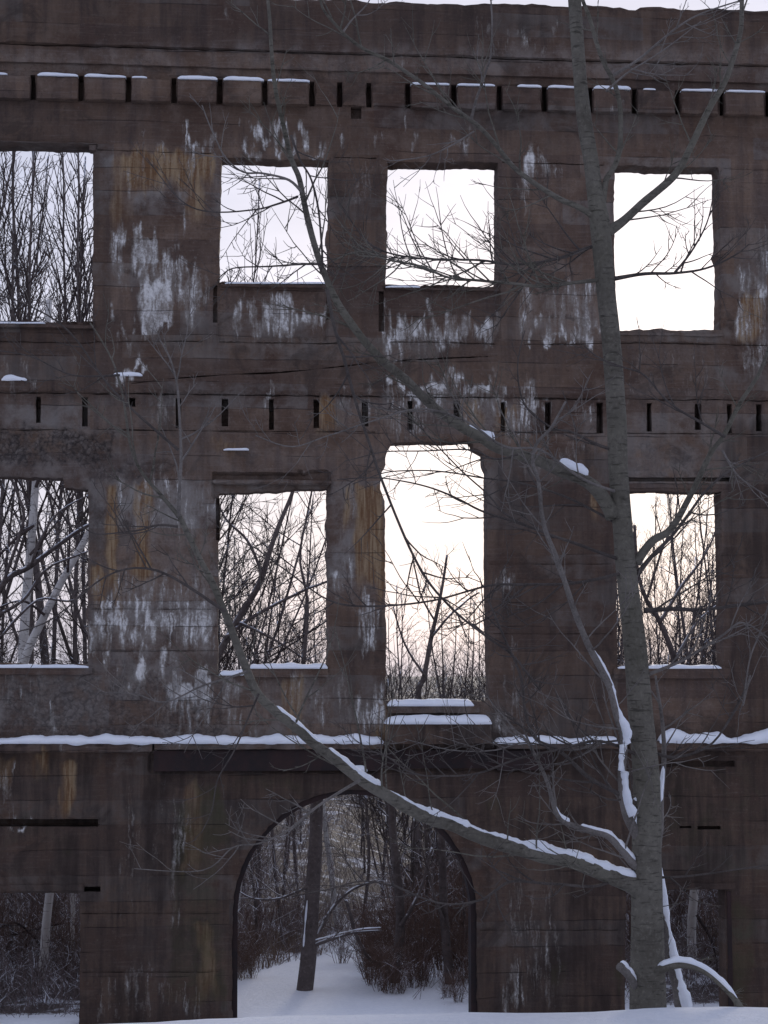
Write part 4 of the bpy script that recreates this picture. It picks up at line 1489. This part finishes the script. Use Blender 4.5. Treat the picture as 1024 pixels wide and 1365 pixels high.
traced_tree([(250, 1010), (280, 900), (312, 835), (345, 780), (358, 740), (372, 700), (392, 650), (400, 600)], 8, 12, 4, .4, WOOD, 'dark bare tree curving through the second middle window', [
    ([(300, 850), (340, 820), (400, 790), (450, 770)], 7, 3, .5), ([(350, 770), (330, 720), (300, 690), (280, 640)], 5, 2, .3), ([(320, 830), (360, 850), (410, 880)], 5, 2, .3), ([(405, 890), (410, 800), (400, 740), (412, 680)], 5, 2, .3)], 4, tw=(.34, .3, .9))
traced_tree([(403, 1346), (412, 1270), (416, 1200), (420, 1140), (422, 1085), (424, 1020), (425, 960)], 2.0, 22, 15, .2, WOOD, 'thick dark leaning trunk standing on the snow inside the arch', [
    ([(418, 1262), (440, 1252), (470, 1244), (510, 1240)], 6, 2, -.3), ([(421, 1250), (440, 1215), (470, 1185), (500, 1175)], 6, 3, .4), ([(417, 1180), (380, 1195), (345, 1200), (320, 1190)], 4, 2, .3)], 5)
sn = limb([(405, 1262), (407, 1235), (410, 1200)], 3.5, 3, 11.3, 11.3)
GEO.append(sn)
limb_snow(len(GEO) - 1, 0, 1, .7, 'narrow snow streak plastered on the thick leaning trunk', 21)
sn = limb([(421, 1254), (440, 1249), (470, 1241), (508, 1237)], 3.0, 2, 11.4, 11.2)
GEO.append(sn)
limb_snow(len(GEO) - 1, 0, 1, .8, 'white snow line along the low side branch in the arch', 22)
traced_tree([(524, 1346), (528, 1290), (534, 1230), (530, 1170), (524, 1110), (520, 1040)], 2.4, 15, 9, .3, WOOD, 'straight grey trunk among shrubs near the middle of the arch', [
    ([(526, 1310), (515, 1290), (490, 1275), (472, 1235), (462, 1200)], 6, 4, -.4), ([(534, 1235), (560, 1190), (575, 1130)], 6, 3, .3)], 6)
traced_tree([(603, 1346), (598, 1290), (592, 1220), (590, 1150), (588, 1080)], 2.2, 14, 9, .3, WOOD, 'slim grey trunk near the right jamb of the arch', [
    ([(592, 1230), (575, 1180), (560, 1120)], 5, 3, .3)], 7)
traced_tree([(300, 1330), (308, 1260), (316, 1200), (324, 1130), (332, 1060)], 8, 11, 7, .3, BIRCH, 'thin pale birch beside the left edge of the arch', [], 8, twmat=WOODTWIG)
traced_tree([(455, 1290), (448, 1220), (440, 1150), (432, 1090), (428, 1040)], 14, 9, 6, .3, BIRCH, 'thin pale birch just right of the leaning trunk in the arch', [], 9, twmat=WOODTWIG)
traced_tree([(55, 1350), (58, 1290), (62, 1230), (67, 1180), (70, 1100)], 2.2, 13, 10, .3, BIRCH, 'pale birch trunk inside the lower left window', [], 10, twmat=WOODTWIG)
traced_tree([(88, 1350), (92, 1290), (97, 1230), (96, 1180), (92, 1100)], 3.0, 7, 6, .3, BIRCH, 'thin birch stem by the right side of the lower left window', [
    ([(80, 1290), (50, 1255), (20, 1230), (-10, 1245)], 4, 2, -.2), ([(85, 1230), (40, 1240), (0, 1250)], 3, 2, .2)], 11, twmat=WOODTWIG)
traced_tree([(925, 1350), (924, 1300), (922, 1240), (926, 1180), (930, 1100)], 2.4, 14, 11, .3, BIRCH, 'pale birch trunk inside the lower right window', [
    ([(930, 1220), (950, 1260), (960, 1330)], 5, 4, -.3)], 12, twmat=WOODTWIG)
traced_tree([(555, 960), (566, 900), (575, 850), (582, 820), (590, 780), (596, 740)], 9, 9, 3, .3, WOOD, 'bare tree with the highest twigs in the tall middle window', [
    ([(566, 900), (540, 860), (525, 810)], 4, 2, .3), ([(575, 850), (610, 810), (640, 790)], 4, 2, .2), ([(580, 830), (560, 790), (550, 740)], 3, 2, .2)], 13, tw=(.22, .3, .9))
traced_tree([(900, 1000), (900, 890), (880, 830), (862, 800), (850, 760), (846, 700)], 7, 10, 4, .3, WOOD, 'dark curved tree at the left side of the middle right window', [
    ([(880, 830), (910, 780), (940, 740), (960, 690)], 6, 2, .3), ([(900, 880), (930, 830), (965, 800)], 5, 2, .3), ([(862, 800), (880, 740), (900, 690), (905, 640)], 4, 2, .2)], 14, tw=(.22, .3, .9))

for i, (px, Y, w0, lab) in enumerate([
    ([(20, 1350), (18, 1280), (15, 1230), (18, 1150)], 4.0, 7, 'dark slim trunk at the far left of the lower left window'),
    ([(945, 1350), (942, 1290), (948, 1240), (944, 1150)], 5.0, 6, 'slim dark trunk inside the lower right window'),
    ([(380, 1310), (376, 1240), (366, 1150), (360, 1060)], 10, 6, 'slim dark trunk left of the leaning trunk in the arch'),
    ([(570, 1330), (566, 1250), (570, 1160), (564, 1060)], 5, 6, 'slim straight trunk in the right half of the arch'),
    ([(625, 1340), (622, 1260), (618, 1180), (622, 1060)], 3.4, 5, 'thin trunk close to the right side of the arch'),
    ([(490, 1290), (486, 1220), (492, 1150), (488, 1060)], 13, 6, 'thin dark trunk standing where the clearing ends')]):
    traced_tree(px, Y, w0, w0 * .6, .3, WOOD, lab, [], 40 + i, twmat=WOODTWIG)

# ------------------------------------------------------------------ light
SUN_AZ, SUN_EL = R(12.5), R(11.3)
w = bpy.data.worlds.new('World')
scene.world = w
w.use_nodes = True
t = NT(w.node_tree)
t.n.clear()
out = t.add('ShaderNodeOutputWorld')
sky = t.add('ShaderNodeTexSky', sky_type='NISHITA', sun_disc=False, sun_elevation=SUN_EL, sun_rotation=SUN_AZ, altitude=400, air_density=1.0, dust_density=3.5, ozone_density=1.0)
dirv = t.add('ShaderNodeTexCoord').outputs['Generated']
cl = t.noise(t.scaled(dirv, (1.5, 1.5, 6)), 1.6, 6, .6, .4)
# thin high overcast: the clear sky shines weakly through a pale, slightly uneven cloud sheet
bw = t.add('ShaderNodeRGBToBW', {0: sky.outputs[0]}).outputs[0]
soft = t.mix(.28, sky.outputs[0], bw)
thru = t.add('ShaderNodeVectorMath', {0: soft, 3: t.math('ADD', .058, t.math('MULTIPLY', t.ramp(cl, .3, .7), .024))}, operation='SCALE')
sheet = t.add('ShaderNodeVectorMath', {0: (2.34, 2.58, 3.55), 3: t.math('ADD', .86, t.math('MULTIPLY', t.ramp(cl, .3, .7), .2))}, operation='SCALE')
mixed = t.add('ShaderNodeVectorMath', {0: thru.outputs[0], 1: sheet.outputs[0]}, operation='ADD').outputs[0]
bg = t.add('ShaderNodeBackground', {0: mixed, 1: .10})
t.l.new(bg.outputs[0], out.inputs[0])

sd = bpy.data.lights.new('sun', 'SUN')
sd.energy = .8
sd.angle = R(10)
sd.color = (1, .90, .76)
so = bpy.data.objects.new('sun', sd)
COL.objects.link(so)
so.rotation_euler = Vector((math.sin(SUN_AZ) * math.cos(SUN_EL), math.cos(SUN_AZ) * math.cos(SUN_EL), math.sin(SUN_EL))).to_track_quat('Z', 'Y').to_euler()
so.location = (3, 30, 14)

scene.view_settings.view_transform = 'Standard'
scene.view_settings.look = 'None'
scene.view_settings.exposure = 1.02
scene.view_settings.gamma = 1
scene.cycles.max_bounces = 4
scene.cycles.use_adaptive_sampling = True
